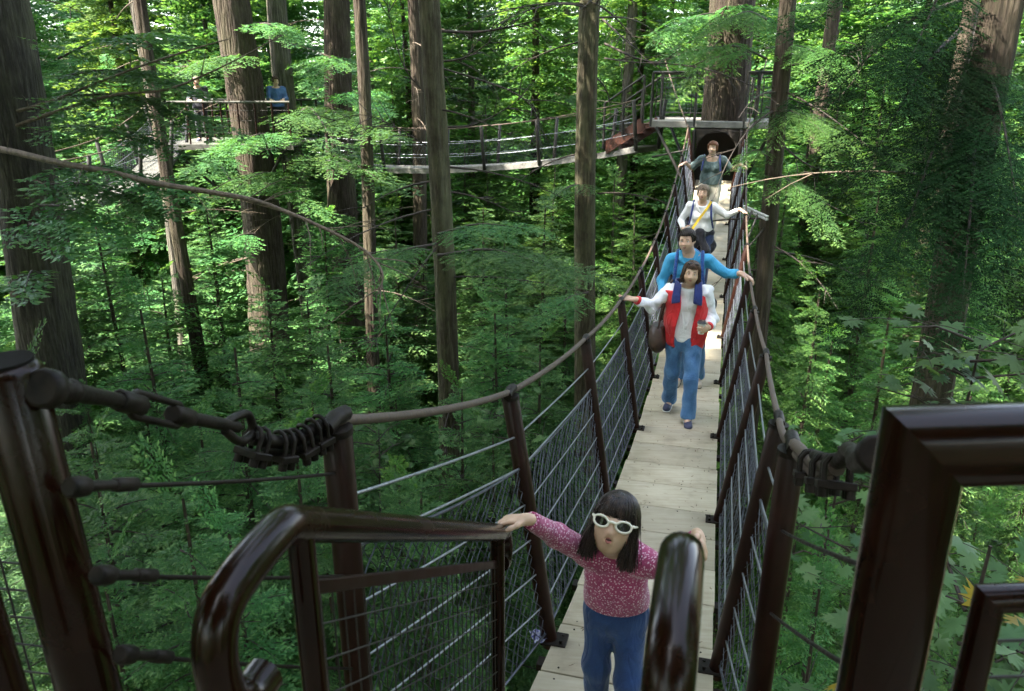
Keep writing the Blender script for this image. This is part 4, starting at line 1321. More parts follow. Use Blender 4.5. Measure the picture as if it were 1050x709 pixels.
# the wood behind the viewpoint: one mass of trees that closes the forest round the platform
def wood_behind():
    rng = np.random.default_rng(77)
    V, T = [], []
    for k in range(70):
        a = rng.uniform(math.radians(150), math.radians(390)); d = rng.uniform(16, 40)
        x, y = d * math.cos(a), d * math.sin(a)
        if y > -1 and abs(x) < .8 * y + 12: continue
        n = 1500
        z = rng.uniform(2, 30, n) ; r = (1 - z / 31) ** .6 * 4.2 * np.sqrt(rng.uniform(.1, 1, n)); t = rng.uniform(0, 6.283, n)
        p = np.stack([x + r * np.cos(t), y + r * np.sin(t), z], 1)
        dd = unit(np.stack([np.cos(t), np.sin(t), rng.normal(-.2, .3, n)], 1))
        nn = unit(np.array([0, 0, 1.]) + rng.normal(0, .5, (n, 3)))
        v, ti = kites(p, dd, nn, rng.uniform(.6, 1.2, n), rng.uniform(.25, .5, n), rng.uniform(0, .6, n)); V.append(v); T.append(ti)
    V = np.concatenate(V); T = np.concatenate(T)
    o = link('woods', np_mesh('woods', V, np.arange(len(V)).reshape(-1, 4), attr=T), M['hemlock'])
    props(o, 'dense evergreen woods closing in behind the viewing platform', 'woods', kind='stuff')
wood_behind()
# unseen tall trees added round the near platform to shade it and the bridge
for k, (x, y, lab) in enumerate([(1.6, -6.3, 'unseen dense shade tree added behind the near platform'), (-7, -5, 'unseen shade tree added behind the near platform on the left'), (8, -7, 'unseen shade tree added behind the near platform on the right'), (-11, 1.5, 'unseen shade tree added left of the near platform'), (0, -12, 'unseen shade tree added well behind the near platform'),
        (-8.5, -1.5, 'unseen shade tree added beside the near platform on the left'), (-3.6, 1.6, 'unseen shade tree added just left of the stair rails'),
        (-12.5, 8.2, 'unseen shade tree added farther out beyond the left edge of the view'), (-7.6, 7.6, 'unseen slender shade tree added just beyond the left edge of the view')]):
    e = empty('conifer_tree', Vector((x, y, ground_z(x, y) - .2)), lab, 'tree')
    child('trunk', setmat(trunk_mesh(34, .45, .15, 300 + k, 18, .6, .035), M['bark_red']), e)
    me, lm = conifer_mesh('crown', 'hemlock', 'f', 35, 3.0 if k == 8 else 4.3 if k == 6 else 5.0, {0: 18.5, 3: 24, 6: 22.5}.get(k, 20), 320 + k, step=.5, per=6, power=.5, limbs=False)
    child('crown', setmat(me, M['hemlock']), e)

# fallen twigs and needles lying on the boards
def litter():
    rng = np.random.default_rng(9); n = 420
    s = rng.uniform(2.0, 12, n); u = np.clip(rng.normal(0, .5, n), -1, 1); u = np.sign(u) * (np.abs(u) ** .5) * .35
    p = np.array([BD(a, b, .006) for a, b in zip(s, u)])
    an = rng.uniform(0, 6.28, n)
    d = np.stack([np.cos(an), np.sin(an), rng.normal(0, .03, n)], 1)
    v, t = kites(p, unit(d), np.tile([[0, 0, 1.]], (n, 1)) + rng.normal(0, .12, (n, 3)), rng.uniform(.012, .045, n), rng.uniform(.003, .009, n), rng.uniform(0, 1, n))
    o = link('litter', np_mesh('litter', v, np.arange(len(v)).reshape(-1, 4), attr=t), simple('fallen_needles', [(.35, (.05, .03, .015)), (.6, (.14, .085, .04))], (30, 30, 30), 3, (.8, .9), 0, 0))
    props(o, 'fallen needles and bits of twig scattered on the bridge boards', 'litter', kind='stuff')
litter()
# ================================================================ people: smooth implicit bodies turned into one continuous surface
def smin(a, b, k):
    h = np.clip(.5 + .5 * (b - a) / k, 0, 1)
    return b * (1 - h) + a * h - k * h * (1 - h)

class SDF:
    """list of solids in local metres; evaluated with smooth joints on a grid"""
    def __init__(self): self.items = []
    def cap(self, a, b, r0, r1, k=.02, op='add', flat=None):
        self.items.append(('cap', np.array(a, float), np.array(b, float), r0, r1, k, op, flat)); return self
    def ell(self, c, r, k=.02, op='add', rot=None):
        self.items.append(('ell', np.array(c, float), np.array(r, float), None if rot is None else np.array(rot), 0, k, op, None)); return self
    def chain(self, pts, rs, k=.015):
        for i in range(len(pts) - 1): self.cap(pts[i], pts[i + 1], rs[i], rs[i + 1], k)
        return self
    def bounds(self):
        lo = np.full(3, 1e9); hi = -lo
        for it in self.items:
            if it[6] != 'add': continue
            if it[0] == 'cap':
                r = max(it[3], it[4]); lo = np.minimum(lo, np.minimum(it[1], it[2]) - r); hi = np.maximum(hi, np.maximum(it[1], it[2]) + r)
            else:
                r = it[2].max(); lo = np.minimum(lo, it[1] - r); hi = np.maximum(hi, it[1] + r)
        return lo, hi
    def mesh(self, name, h, clips=(), wrinkle=0.0, wf=18.0, seed=0, post=None):
        lo, hi = self.bounds(); lo = lo - 3 * h - wrinkle; hi = hi + 3 * h + wrinkle
        n = np.ceil((hi - lo) / h).astype(int) + 1
        ax = [lo[i] + h * np.arange(n[i]) for i in range(3)]
        G = np.full(n, 0.25, dtype=np.float32)
        for typ, a, b, r0, r1, k, op, ex in self.items:
            if typ == 'cap': r = max(r0, r1); l2, h2 = np.minimum(a, b) - r, np.maximum(a, b) + r
            else: r = b.max(); l2, h2 = a - r, a + r
            mg = .06 + k
            sl = tuple(slice(max(0, int((l2[i] - mg - lo[i]) / h)), min(n[i], int((h2[i] + mg - lo[i]) / h) + 2)) for i in range(3))
            X = ax[0][sl[0]][:, None, None]; Y_ = ax[1][sl[1]][None, :, None]; Z = ax[2][sl[2]][None, None, :]
            if X.size == 0 or Y_.size == 0 or Z.size == 0: continue
            if typ == 'cap':
                d = b - a; L2 = max(float(d @ d), 1e-12)
                px, py, pz = X - a[0], Y_ - a[1], Z - a[2]
                t = np.clip((px * d[0] + py * d[1] + pz * d[2]) / L2, 0, 1)
                q = np.sqrt((px - t * d[0]) ** 2 + (py - t * d[1]) ** 2 + (pz - t * d[2]) ** 2) - (r0 + (r1 - r0) * t)
            else:
                px, py, pz = X - a[0], Y_ - a[1], Z - a[2]
                if r0 is not None:
                    R = r0
                    px, py, pz = px * R[0][0] + py * R[1][0] + pz * R[2][0], px * R[0][1] + py * R[1][1] + pz * R[2][1], px * R[0][2] + py * R[1][2] + pz * R[2][2]
                k0 = np.sqrt((px / b[0]) ** 2 + (py / b[1]) ** 2 + (pz / b[2]) ** 2) + 1e-9
                k1 = np.sqrt((px / b[0] ** 2) ** 2 + (py / b[1] ** 2) ** 2 + (pz / b[2] ** 2) ** 2) + 1e-9
                q = k0 * (k0 - 1) / k1
            q = q.astype(np.float32)
            if op == 'add': G[sl] = smin(G[sl], q, k)
            else: G[sl] = -smin(-G[sl], q, k)
        X = ax[0][:, None, None]; Y_ = ax[1][None, :, None]; Z = ax[2][None, None, :]
        if wrinkle:
            R = np.random.default_rng(seed)
            w = 0
            for _ in range(7):
                d = R.normal(size=3); d /= np.linalg.norm(d); f = wf * R.uniform(.6, 2.2)
                w = w + np.sin(f * (X * d[0] + Y_ * d[1] + Z * d[2]) + R.uniform(0, 6) + 1.2 * np.sin(wf * .5 * (X * d[1] + Z * d[0])))
            G = G + (wrinkle / 3.0) * w.astype(np.float32)
        for c in clips: G = np.maximum(G, c(X, Y_, Z).astype(np.float32))
        G[[0, -1]] = 1; G[:, [0, -1]] = 1; G[:, :, [0, -1]] = 1
        v, f = surface_nets(G, lo, h)
        if post is not None: v = post(v)
        return np_mesh(name, v, f, smooth=True)

def surface_nets(G, lo, h):
    s = G < 0
    n = G.shape
    c = [s[i:n[0] - 1 + i, j:n[1] - 1 + j, k:n[2] - 1 + k] for i in (0, 1) for j in (0, 1) for k in (0, 1)]
    cnt = sum(x.astype(np.int8) for x in c)
    act = (cnt > 0) & (cnt < 8)
    idx = np.full(act.shape, -1, np.int32)
    I, J, K = np.nonzero(act)
    idx[I, J, K] = np.arange(len(I))
    acc = np.zeros((len(I), 3)); num = np.zeros(len(I))
    E = [((0, 0, 0), (1, 0, 0)), ((0, 1, 0), (1, 1, 0)), ((0, 0, 1), (1, 0, 1)), ((0, 1, 1), (1, 1, 1)),
         ((0, 0, 0), (0, 1, 0)), ((1, 0, 0), (1, 1, 0)), ((0, 0, 1), (0, 1, 1)), ((1, 0, 1), (1, 1, 1)),
         ((0, 0, 0), (0, 0, 1)), ((1, 0, 0), (1, 0, 1)), ((0, 1, 0), (0, 1, 1)), ((1, 1, 0), (1, 1, 1))]
    for a, b in E:
        ga = G[I + a[0], J + a[1], K + a[2]]; gb = G[I + b[0], J + b[1], K + b[2]]
        m = (ga < 0) != (gb < 0)
        t = np.where(m, ga / np.where(m, ga - gb, 1), 0)
        p = np.stack([a[i] + t * (b[i] - a[i]) for i in range(3)], 1)
        acc[m] += p[m]; num[m] += 1
    v = np.stack([I, J, K], 1) + acc / num[:, None]
    v = lo + v * h
    F_ = []
    for axis in range(3):
        o1, o2 = [(1, 2), (2, 0), (0, 1)][axis]
        sl0 = [slice(None)] * 3; sl1 = [slice(None)] * 3
        sl0[axis] = slice(0, -1); sl1[axis] = slice(1, None)
        A, B_ = s[tuple(sl0)], s[tuple(sl1)]
        ch = np.argwhere(A != B_)
        ok = (ch[:, o1] > 0) & (ch[:, o2] > 0) & (ch[:, o1] < n[o1] - 1) & (ch[:, o2] < n[o2] - 1)
        ch = ch[ok]
        ins = A[ch[:, 0], ch[:, 1], ch[:, 2]]
        def cell(d1, d2):
            q = ch.copy(); q[:, o1] -= d1; q[:, o2] -= d2
            return idx[q[:, 0], q[:, 1], q[:, 2]]
        q = np.stack([cell(1, 1), cell(0, 1), cell(0, 0), cell(1, 0)], 1)
        q[~ins] = q[~ins][:, ::-1]
        F_.append(q)
    f = np.concatenate(F_)
    f = f[(f >= 0).all(1)]
    # two light smoothing passes take the grid out of the surface
    for _ in range(2):
        a = np.zeros_like(v); k = np.zeros(len(v))
        for e in range(4):
            i, j = f[:, e], f[:, (e + 1) % 4]
            np.add.at(a, i, v[j]); np.add.at(a, j, v[i]); np.add.at(k, i, 1); np.add.at(k, j, 1)
        v = v * .5 + .5 * a / np.maximum(k, 1)[:, None]
    return v, f

def V3(*a): return np.array(a, float)
def rotm(yaw=0, pitch=0, roll=0):
    """head orientation: yaw about z, pitch (looking up positive) about x, roll about y"""
    return np.array(Matrix.Rotation(yaw, 3, 'Z') @ Matrix.Rotation(-pitch, 3, 'X') @ Matrix.Rotation(roll, 3, 'Y'))

def hand(S, wrist, fdir, up, size, left=True, curl=.5, spread=.16, thumb=.9, fr=1.0):
    """palm with four bent fingers and a thumb from its side. fdir: finger direction, up: back-of-hand normal"""
    f = np.array(fdir, float); f /= np.linalg.norm(f)
    u = np.array(up, float); u -= f * (u @ f); u /= np.linalg.norm(u)
    s = np.cross(f, u) * (1 if left else -1)               # towards the thumb side
    L = size
    pc = wrist + f * L * .26
    R = np.stack([s, f, u], 1)
    S.ell(pc, (L * .215, L * .29, L * .105), .012, rot=R)
    S.cap(wrist - f * L * .08, wrist + f * L * .12, L * .14, L * .15, .012)
    knees = []
    for i, (off, ln) in enumerate(((.155, .43), (.055, .47), (-.05, .44), (-.15, .35))):
        b = wrist + f * L * (.50 - .02 * abs(i - 1)) + s * L * off
        a0 = spread * (1.2 - i) * .8
        d = f * math.cos(a0) + s * math.sin(a0)
        pts = [b - f * L * .12, b]
        ang = 0
        for q, frac in enumerate((.46, .32, .22)):
            ang += curl * (.55, .9, .6)[q]
            dd = d * math.cos(ang) - u * math.sin(ang)
            pts.append(pts[-1] + dd * ln * L * frac)
        r = L * .050 * fr
        S.chain(pts, [r * 1.15, r * 1.12, r, r * .92, r * .80], .004)
    tb = wrist + f * L * .14 + s * L * .15
    td = f * math.cos(thumb) + s * math.sin(thumb)
    t1 = tb + td * L * .20
    td2 = f * math.cos(thumb * .5) + s * math.sin(thumb * .5) - u * .35 * curl; td2 /= np.linalg.norm(td2)
    t2 = t1 + td2 * L * .19
    t3 = t2 + (td2 - u * .3 * curl) * L * .13
    S.chain([wrist + f * L * .05 + s * L * .08, tb, t1, t2, t3], [L * .085, L * .078, L * .062 * fr, L * .056 * fr, L * .046 * fr], .008)

def head(S, c, R, hh, jaw=1.0, mouth=0.0, cheeks=1.0, nose=1.0):
    """c: centre of the head, hh: head height chin to crown, R: orientation (local -y is the face)"""
    def w(x, y, z): return c + R @ (np.array([x, y, z]) * hh)
    S.ell(w(0, .05, .12), V3(.34, .42, .38) * hh, .02, rot=R)
    S.ell(w(0, -.10, -.12), V3(.285 * jaw, .30, .33) * hh, .03, rot=R)
    S.ell(w(0, -.16, -.34), V3(.17 * jaw, .17, .14) * hh, .035, rot=R)
    for sx in (-1, 1):
        S.ell(w(.15 * sx * cheeks, -.23, -.12), V3(.12, .13, .13) * hh, .03, rot=R)
        S.ell(w(.335 * sx, .06, -.03), V3(.035, .075, .12) * hh, .008, rot=R)          # ears
        S.ell(w(.135 * sx, -.405, .03), V3(.085, .055, .05) * hh, .012, 'sub', rot=R)   # eye sockets
        S.cap(w(.07 * sx, -.365, .095), w(.20 * sx, -.315, .09), .022 * hh, .018 * hh, .02)
    S.cap(w(0, -.385, .04), w(0, -.455 + .03 * (1 - nose), -.10), .030 * hh * nose, .046 * hh * nose, .022)
    for sx in (-1, 1): S.ell(w(.048 * sx, -.425, -.115), V3(.034, .040, .028) * hh * nose, .010, rot=R)
    S.ell(w(0, -.375, -.205), V3(.095, .055, .026) * hh, .012, rot=R)
    S.ell(w(0, -.365, -.262), V3(.078, .055, .030) * hh, .012, rot=R)
    if mouth: S.ell(w(0, -.43, -.236), V3(.060, .09, .012 + .030 * mouth) * hh, .006, 'sub', rot=R)
    return w

def face_bits(parent, w, R, hh, eyes=True, lip='lips', mouth=0.0, brow='hair_dark', eyecol=None):
    if eyes:
        for sx in (-1, 1):
            mb = MB(); mb.ball(w(.135 * sx, -.318, .032), .058 * hh, n=12, m=8)
            e = mb.build('eye', M['eyewhite'], parent)
            mb = MB(); mb.ball(w(.135 * sx, -.358, .032), .024 * hh, n=10, m=6); mb.build('iris', M['pupil'], e)
            mb = MB(); mb.tube([Vector(w((.075 + .04 * k) * sx, -.385 + .013 * k, .055 + (.010, .018, .016, .002)[k])) for k in range(4)], .007 * hh, 6); mb.build('eyelid', M[brow], e)
    for sx in (-1, 1):
        mb = MB(); mb.tube([Vector(w((.06 + .045 * k) * sx, -.405 + .018 * k, .125 + (.0, .014, .016, .002)[k])) for k in range(4)], [.008 * hh, .011 * hh, .010 * hh, .004 * hh], 6)
        mb.build('eyebrow', M[brow], parent)
    mb = MB()
    op = .012 + .028 * mouth
    ly = -.405 if mouth > .5 else -.432
    pu = [Vector(w(x, ly + abs(x) * .45, -.232 + op - abs(x) * (.10 + .25 * mouth))) for x in (-.085, -.05, -.02, 0, .02, .05, .085)]
    pl = [Vector(w(x, ly + .003 + abs(x) * .45, -.238 - op + abs(x) * (.06 + .35 * mouth))) for x in (-.085, -.05, -.02, 0, .02, .05, .085)]
    mb.tube(pu, [.006 * hh, .016 * hh, .02 * hh, .018 * hh, .02 * hh, .016 * hh, .006 * hh], 8)
    mb.tube(pl, [.006 * hh, .018 * hh, .024 * hh, .026 * hh, .024 * hh, .018 * hh, .006 * hh], 8)
    mb.build('lips', M[lip], parent)

def strands(parent, paths, r, mat, name='hair', seed=0, sides=4):
    """many hair strands as one mesh: each path a list of points"""
    v, f = [], []
    for pts in paths:
        pts = np.asarray(pts)
        t = np.gradient(pts, axis=0); t /= np.linalg.norm(t, axis=1, keepdims=True) + 1e-9
        a = np.cross(t, np.array([.3, .5, .81])); a /= np.linalg.norm(a, axis=1, keepdims=True) + 1e-9
        b = np.cross(t, a)
        n0 = len(v); n = len(pts)
        for i in range(n):
            rr = r * (1 - .55 * (i / (n - 1)) ** 3)
            for k in range(sides):
                an = 6.2832 * k / sides
                v.append(pts[i] + (a[i] * math.cos(an) + b[i] * math.sin(an)) * rr)
        for i in range(n - 1):
            for k in range(sides):
                k2 = (k + 1) % sides
                f.append((n0 + i * sides + k, n0 + i * sides + k2, n0 + (i + 1) * sides + k2, n0 + (i + 1) * sides + k))
    me = np_mesh(name, np.array(v), np.array(f), smooth=True)
    o = bpy.data.objects.new(name, me); COL.objects.link(o); me.materials.append(M[mat]); o.parent = parent
    return o

def lchild(name, me, mat, parent):
    me.materials.append(M[mat]); o = bpy.data.objects.new(name, me); COL.objects.link(o); o.parent = parent
    return o
def lbuild(mb, name, mat, parent):
    me = mb.mesh(name); return lchild(name, me, mat, parent)
# MB.build on a person works in local coordinates: the person stands in its own frame
class LocalParent: pass
_old_build = MB.build
def _build(self, name, mat, parent=None, **kw):
    if parent is not None and parent.get('local_frame'):
        me = self.mesh(name); me.materials.append(mat)
        o = bpy.data.objects.new(name, me); COL.objects.link(o); o.parent = parent; o['local_frame'] = 1
        return o
    return _old_build(self, name, mat, parent, **kw)
MB.build = _build

def skinmat(name, c0, c1):
    m, nt, out = new_mat(name)
    co = coords(nt, (14, 14, 14)); nz = N(nt, 'ShaderNodeTexNoise', Scale=1.5, Detail=5); nt.links.new(co, nz.inputs['Vector'])
    c = ramp(nt, nz.outputs[0], [(.3, c0), (.7, c1)])
    p = N(nt, 'ShaderNodeBsdfPrincipled', Roughness=.5)
    p.inputs['Subsurface Weight'].default_value = .15
    p.inputs['Subsurface Radius'].default_value = (.012, .005, .003)
    p.inputs['Subsurface Scale'].default_value = .5
    nt.links.new(c, p.inputs['Base Color']); nt.links.new(p.outputs[0], out.inputs[0])
    return m
M['skin_a'] = skinmat('fair_skin', (.50, .315, .225), (.58, .38, .28))
M['skin_b'] = skinmat('light_tan_skin', (.50, .32, .215), (.58, .385, .27))
def hairmat(name, c0, c1, c2, rough=(.32, .5)):
    return simple(name, [(.3, c0), (.5, c1), (.72, c2)], (70, 70, 8), 4, rough, 0, .1, .001, .25)
M['hair_dark'] = hairmat('dark_brown_hair', (.006, .004, .003), (.012, .007, .005), (.03, .018, .012))
M['hair_girl'] = hairmat('glossy_dark_hair', (.008, .005, .004), (.017, .010, .007), (.05, .03, .02), (.25, .4))
M['hair_brown'] = hairmat('brown_hair', (.02, .011, .006), (.045, .024, .013), (.09, .05, .028))
M['hair_red'] = hairmat('auburn_hair', (.06, .022, .009), (.12, .045, .018), (.2, .085, .035))
M['hair_grey'] = hairmat('grey_brown_hair', (.08, .06, .045), (.16, .12, .09), (.28, .23, .18))
M['eyewhite'] = simple('eye_white', [(.3, (.6, .58, .55)), (.7, (.66, .64, .6))], rough=(.15, .2), bmp=0)
M['pupil'] = simple('dark_iris', [(.3, (.008, .005, .004)), (.7, (.02, .012, .008))], rough=(.05, .1), bmp=0)
M['lips'] = simple('lips', [(.3, (.30, .10, .085)), (.7, (.38, .14, .12))], rough=(.35, .45), bmp=0)
M['mouth'] = simple('mouth_inside', [(.3, (.03, .006, .006)), (.7, (.06, .012, .012))], rough=(.4, .5), bmp=0)
def folds(m, strength=.34, dist=.022):
    """cloth creases: stretched, folded noise on top of the surface normal"""
    nt = m.node_tree
    p = next(n for n in nt.nodes if n.type == 'BSDF_PRINCIPLED')
    co = coords(nt, (7, 7, 3.2), rot=(.5, .4, .3))
    nz = N(nt, 'ShaderNodeTexNoise', Scale=1.6, Detail=3, Roughness=.45, Distortion=1.4); nt.links.new(co, nz.inputs['Vector'])
    ab = N(nt, 'ShaderNodeMath', operation='SUBTRACT'); nt.links.new(nz.outputs[0], ab.inputs[0]); ab.inputs[1].default_value = .5
    a2 = N(nt, 'ShaderNodeMath', operation='ABSOLUTE'); nt.links.new(ab.outputs[0], a2.inputs[0])
    b = N(nt, 'ShaderNodeBump', Strength=strength, Distance=dist * 4); nt.links.new(a2.outputs[0], b.inputs['Height'])
    old = p.inputs['Normal'].links
    if old: nt.links.new(old[0].from_socket, b.inputs['Normal'])
    nt.links.new(b.outputs[0], p.inputs['Normal'])
def denim(name, c0, c1, c2):
    m, nt, out = new_mat(name)
    co = coords(nt, (1, 1, 1)); nz = N(nt, 'ShaderNodeTexNoise', Scale=7, Detail=6, Roughness=.6); nt.links.new(co, nz.inputs['Vector'])
    c2_ = coords(nt, (420, 420, 160)); n2 = N(nt, 'ShaderNodeTexNoise', Scale=1, Detail=2); nt.links.new(c2_, n2.inputs['Vector'])
    c = ramp(nt, nz.outputs[0], [(.28, c0), (.5, c1), (.75, c2)])
    mx = N(nt, 'ShaderNodeMix', data_type='RGBA', blend_type='OVERLAY'); mx.inputs[0].default_value = .35
    nt.links.new(c, mx.inputs[6]); nt.links.new(n2.outputs[0], mx.inputs[7])
    p = N(nt, 'ShaderNodeBsdfPrincipled', Roughness=.85); p.inputs['Sheen Weight'].default_value = .15
    nt.links.new(mx.outputs[2], p.inputs['Base Color']); nt.links.new(bump(nt, n2.outputs[0], .15, .001), p.inputs['Normal'])
    nt.links.new(p.outputs[0], out.inputs[0])
    folds(m, .36, .02)
    return m
M['jeans_dark'] = denim('deep_blue_denim', (.006, .022, .085), (.011, .040, .14), (.022, .065, .20))
M['jeans_mid'] = denim('washed_blue_denim', (.03, .095, .22), (.055, .15, .32), (.10, .23, .44))
M['jeans_navy'] = denim('navy_trousers', (.012, .02, .06), (.02, .035, .10), (.03, .05, .14))
def cloth(name, c0, c1, sc=6, rough=(.75, .9), bmp=.15):
    m = simple(name, [(.3, c0), (.7, c1)], (sc, sc, sc), 6, rough, 0, bmp, .004, .3, 0, 1.5, sheen=.2)
    folds(m); return m
M['white_cloth'] = cloth('white_cotton', (.70, .70, .71), (.80, .80, .80))
M['white_nylon'] = cloth('white_nylon', (.70, .69, .74), (.80, .79, .82), 9, (.4, .55))
M['red_cloth'] = cloth('red_nylon', (.50, .012, .018), (.66, .022, .028), 6, (.4, .6))
M['navy_cloth'] = cloth('navy_cloth', (.010, .018, .10), (.018, .034, .17), 6, (.55, .75))
M['black_cloth'] = cloth('black_cloth', (.008, .008, .013), (.018, .018, .028))
M['azure_cloth'] = cloth('azure_shirt', (.035, .27, .50), (.06, .36, .62), 6)
M['strap_blue'] = cloth('dark_blue_webbing', (.012, .05, .20), (.02, .08, .28), 20)
M['teal_grey'] = cloth('grey_green_knit', (.055, .085, .088), (.085, .125, .125), 10)
M['khaki'] = cloth('pale_khaki', (.40, .36, .29), (.50, .46, .37), 6)
M['brown_leather'] = simple('brown_leather', [(.3, (.028, .012, .008)), (.7, (.06, .028, .018))], (20, 20, 20), 6, (.4, .6), 0, .2, .003)
M['blue_jacket'] = cloth('mid_blue_jacket', (.05, .10, .28), (.09, .16, .38))
M['shoe_navy'] = simple('navy_suede_shoe', [(.3, (.016, .018, .05)), (.7, (.04, .045, .09))], (20, 20, 20), 4, (.6, .8))
M['shoe_beige'] = simple('beige_suede_shoe', [(.3, (.36, .31, .24)), (.7, (.5, .45, .36))], (20, 20, 20), 4, (.6, .8))
M['rubber_dark'] = simple('dark_rubber_sole', [(.3, (.012, .012, .012)), (.7, (.03, .03, .03))], (20, 20, 20), 4, (.7, .85))
M['rubber_white'] = simple('white_rubber_sole', [(.3, (.55, .55, .53)), (.7, (.7, .7, .68))], (20, 20, 20), 4, (.6, .8))
M['plastic_white'] = simple('cream_plastic', [(.3, (.72, .68, .55)), (.7, (.78, .74, .62))], (8, 8, 8), 3, (.18, .25), 0, 0)
M['lens'] = simple('dark_lens', [(.3, (.012, .009, .008)), (.7, (.02, .015, .013))], (8, 8, 8), 2, (.03, .06), 0, 0)
M['cup_paper'] = simple('white_paper_cup', [(.3, (.62, .61, .58)), (.7, (.72, .71, .68))], (8, 8, 8), 3, (.5, .6), 0, 0)
M['cup_lid'] = simple('black_plastic_lid', [(.3, (.012, .012, .014)), (.7, (.022, .022, .024))], (8, 8, 8), 3, (.25, .4), 0, 0)
M['yellow_strap'] = cloth('yellow_webbing', (.62, .40, .02), (.75, .52, .04), 20)
M['black_plastic'] = simple('black_plastic', [(.3, (.010, .010, .011)), (.7, (.02, .02, .022))], (30, 30, 30), 3, (.3, .45), 0, .05)
M['bead'] = simple('red_beads', [(.3, (.16, .03, .015)), (.7, (.30, .06, .03))], (80, 80, 80), 2, (.25, .4), 0, 0)

def floral():
    """pink knit with small pale flowers"""
    m, nt, out = new_mat('pink_flowered_knit')
    co = coords(nt, (1, 1, 1))
    vo = N(nt, 'ShaderNodeTexVoronoi', Scale=118); vo.inputs['Randomness'].default_value = .9; nt.links.new(co, vo.inputs['Vector'])
    nz = N(nt, 'ShaderNodeTexNoise', Scale=230, Detail=3); nt.links.new(co, nz.inputs['Vector'])
    ad = N(nt, 'ShaderNodeMath', operation='ADD'); nt.links.new(vo.outputs['Distance'], ad.inputs[0])
    ml = N(nt, 'ShaderNodeMath', operation='MULTIPLY'); nt.links.new(nz.outputs[0], ml.inputs[0]); ml.inputs[1].default_value = .8
    nt.links.new(ml.outputs[0], ad.inputs[1])
    mk = ramp(nt, ad.outputs[0], [(.66, (1, 1, 1)), (.76, (0, 0, 0))])
    n2 = N(nt, 'ShaderNodeTexNoise', Scale=10, Detail=4); nt.links.new(co, n2.inputs['Vector'])
    base = ramp(nt, n2.outputs[0], [(.3, (.24, .022, .085)), (.7, (.36, .040, .135))])
    bw = N(nt, 'ShaderNodeRGBToBW'); nt.links.new(mk, bw.inputs[0])
    fl = ramp(nt, vo.outputs['Color'], [(.2, (.70, .42, .52)), (.6, (.80, .66, .70)), (.9, (.62, .26, .40))])
    mx = N(nt, 'ShaderNodeMix', data_type='RGBA'); nt.links.new(bw.outputs[0], mx.inputs[0]); nt.links.new(base, mx.inputs[6]); nt.links.new(fl, mx.inputs[7])
    p = N(nt, 'ShaderNodeBsdfPrincipled', Roughness=.8); p.inputs['Sheen Weight'].default_value = .25
    nt.links.new(mx.outputs[2], p.inputs['Base Color'])
    nt.links.new(bump(nt, nz.outputs[0], .25, .0015), p.inputs['Normal'])
    nt.links.new(p.outputs[0], out.inputs[0])
    folds(m, .35, .012)
    return m
M['floral'] = floral()

def person_empty(s, u, z, label, rz, group=None):
    e = empty('person', B(s, u, z), label, 'person', group, rz=rz)
    return e

def to_local(e, w):
    """world point -> local coordinates of an unscaled upright empty"""
    m = Matrix.LocRotScale(e.location, e.rotation_euler, None).inverted()
    return np.array(m @ Vector(w))

def hair_paths(w, R, hh, n, seed, length, fringe=.12, part=.0, drop=1.0, frontz=.16, puff=1.03, wave=.0, back_only=False, side_out=.0, curl=0.0, spread=.0):
    """strands that follow the skull from the crown, then hang; w maps head units to local metres. length: how far below the ears (head heights)"""
    rng = np.random.default_rng(seed)
    P_ = []
    m = 15
    for _ in range(n):
        th = rng.uniform(-math.pi, math.pi)             # 0 = front
        fx, fy = math.sin(th), -math.cos(th)
        front = abs(th) < .80
        sideq = .80 <= abs(th) < 1.35
        jr = 1 + rng.uniform(-.045, .02); ph = rng.uniform(0, 6.28)
        ox, oy = rng.normal(0, spread + 1e-6, 2)
        sr = rng.uniform(0, 1)
        start = rng.uniform(.02, .30)
        fr = fringe + rng.normal(0, .014)
        pe = math.acos(max(-1, min(1, (fr - .12) / (.40 * puff)))) if front else 1.75
        end = -length * rng.uniform(.84, 1.06)
        rx0, ry0, rz0 = .355 * puff * jr, .435 * puff * jr, .40 * puff * jr
        pts = []
        for k in range(m):
            t = k / (m - 1)
            if front:
                a = start + (pe - start) * t
                x, y, z = fx * rx0 * math.sin(a), .05 + fy * ry0 * math.sin(a), .12 + rz0 * math.cos(a)
            else:
                t1 = .55
                a = start + (pe - start) * min(1, t / t1)
                x, y, z = fx * rx0 * math.sin(a), .05 + fy * ry0 * math.sin(a), .12 + rz0 * math.cos(a)
                if t > t1:
                    q = (t - t1) / (1 - t1); z0 = z; z = z0 + (end - z0) * q
                    fall = z0 - z
                    x *= 1 + (side_out - .10 * drop) * fall; y = .05 + (y - .05) * (1 + (side_out - .22 * drop) * fall)
                if sideq and a > .9:                       # face-framing locks stay beside the face
                    b = min(1, (a - .9) / .5)
                    y = y * (1 - b) + max(y, -.25) * b
                    x = math.copysign(max(abs(x), (.275 + .06 * sr) * b), x)
                tf = max(0, .25 - z)
                x += ox * tf * 1.2; y += oy * tf * 1.2
            wv = wave * math.sin(ph + t * 9)
            cu = curl * np.array([math.sin(ph + t * 14), math.cos(ph + t * 13), math.sin(2 * ph + t * 12)])
            pts.append(w(x + wv * .6 + cu[0], y + wv + cu[1], z + cu[2]))
        P_.append(pts)
    return P_

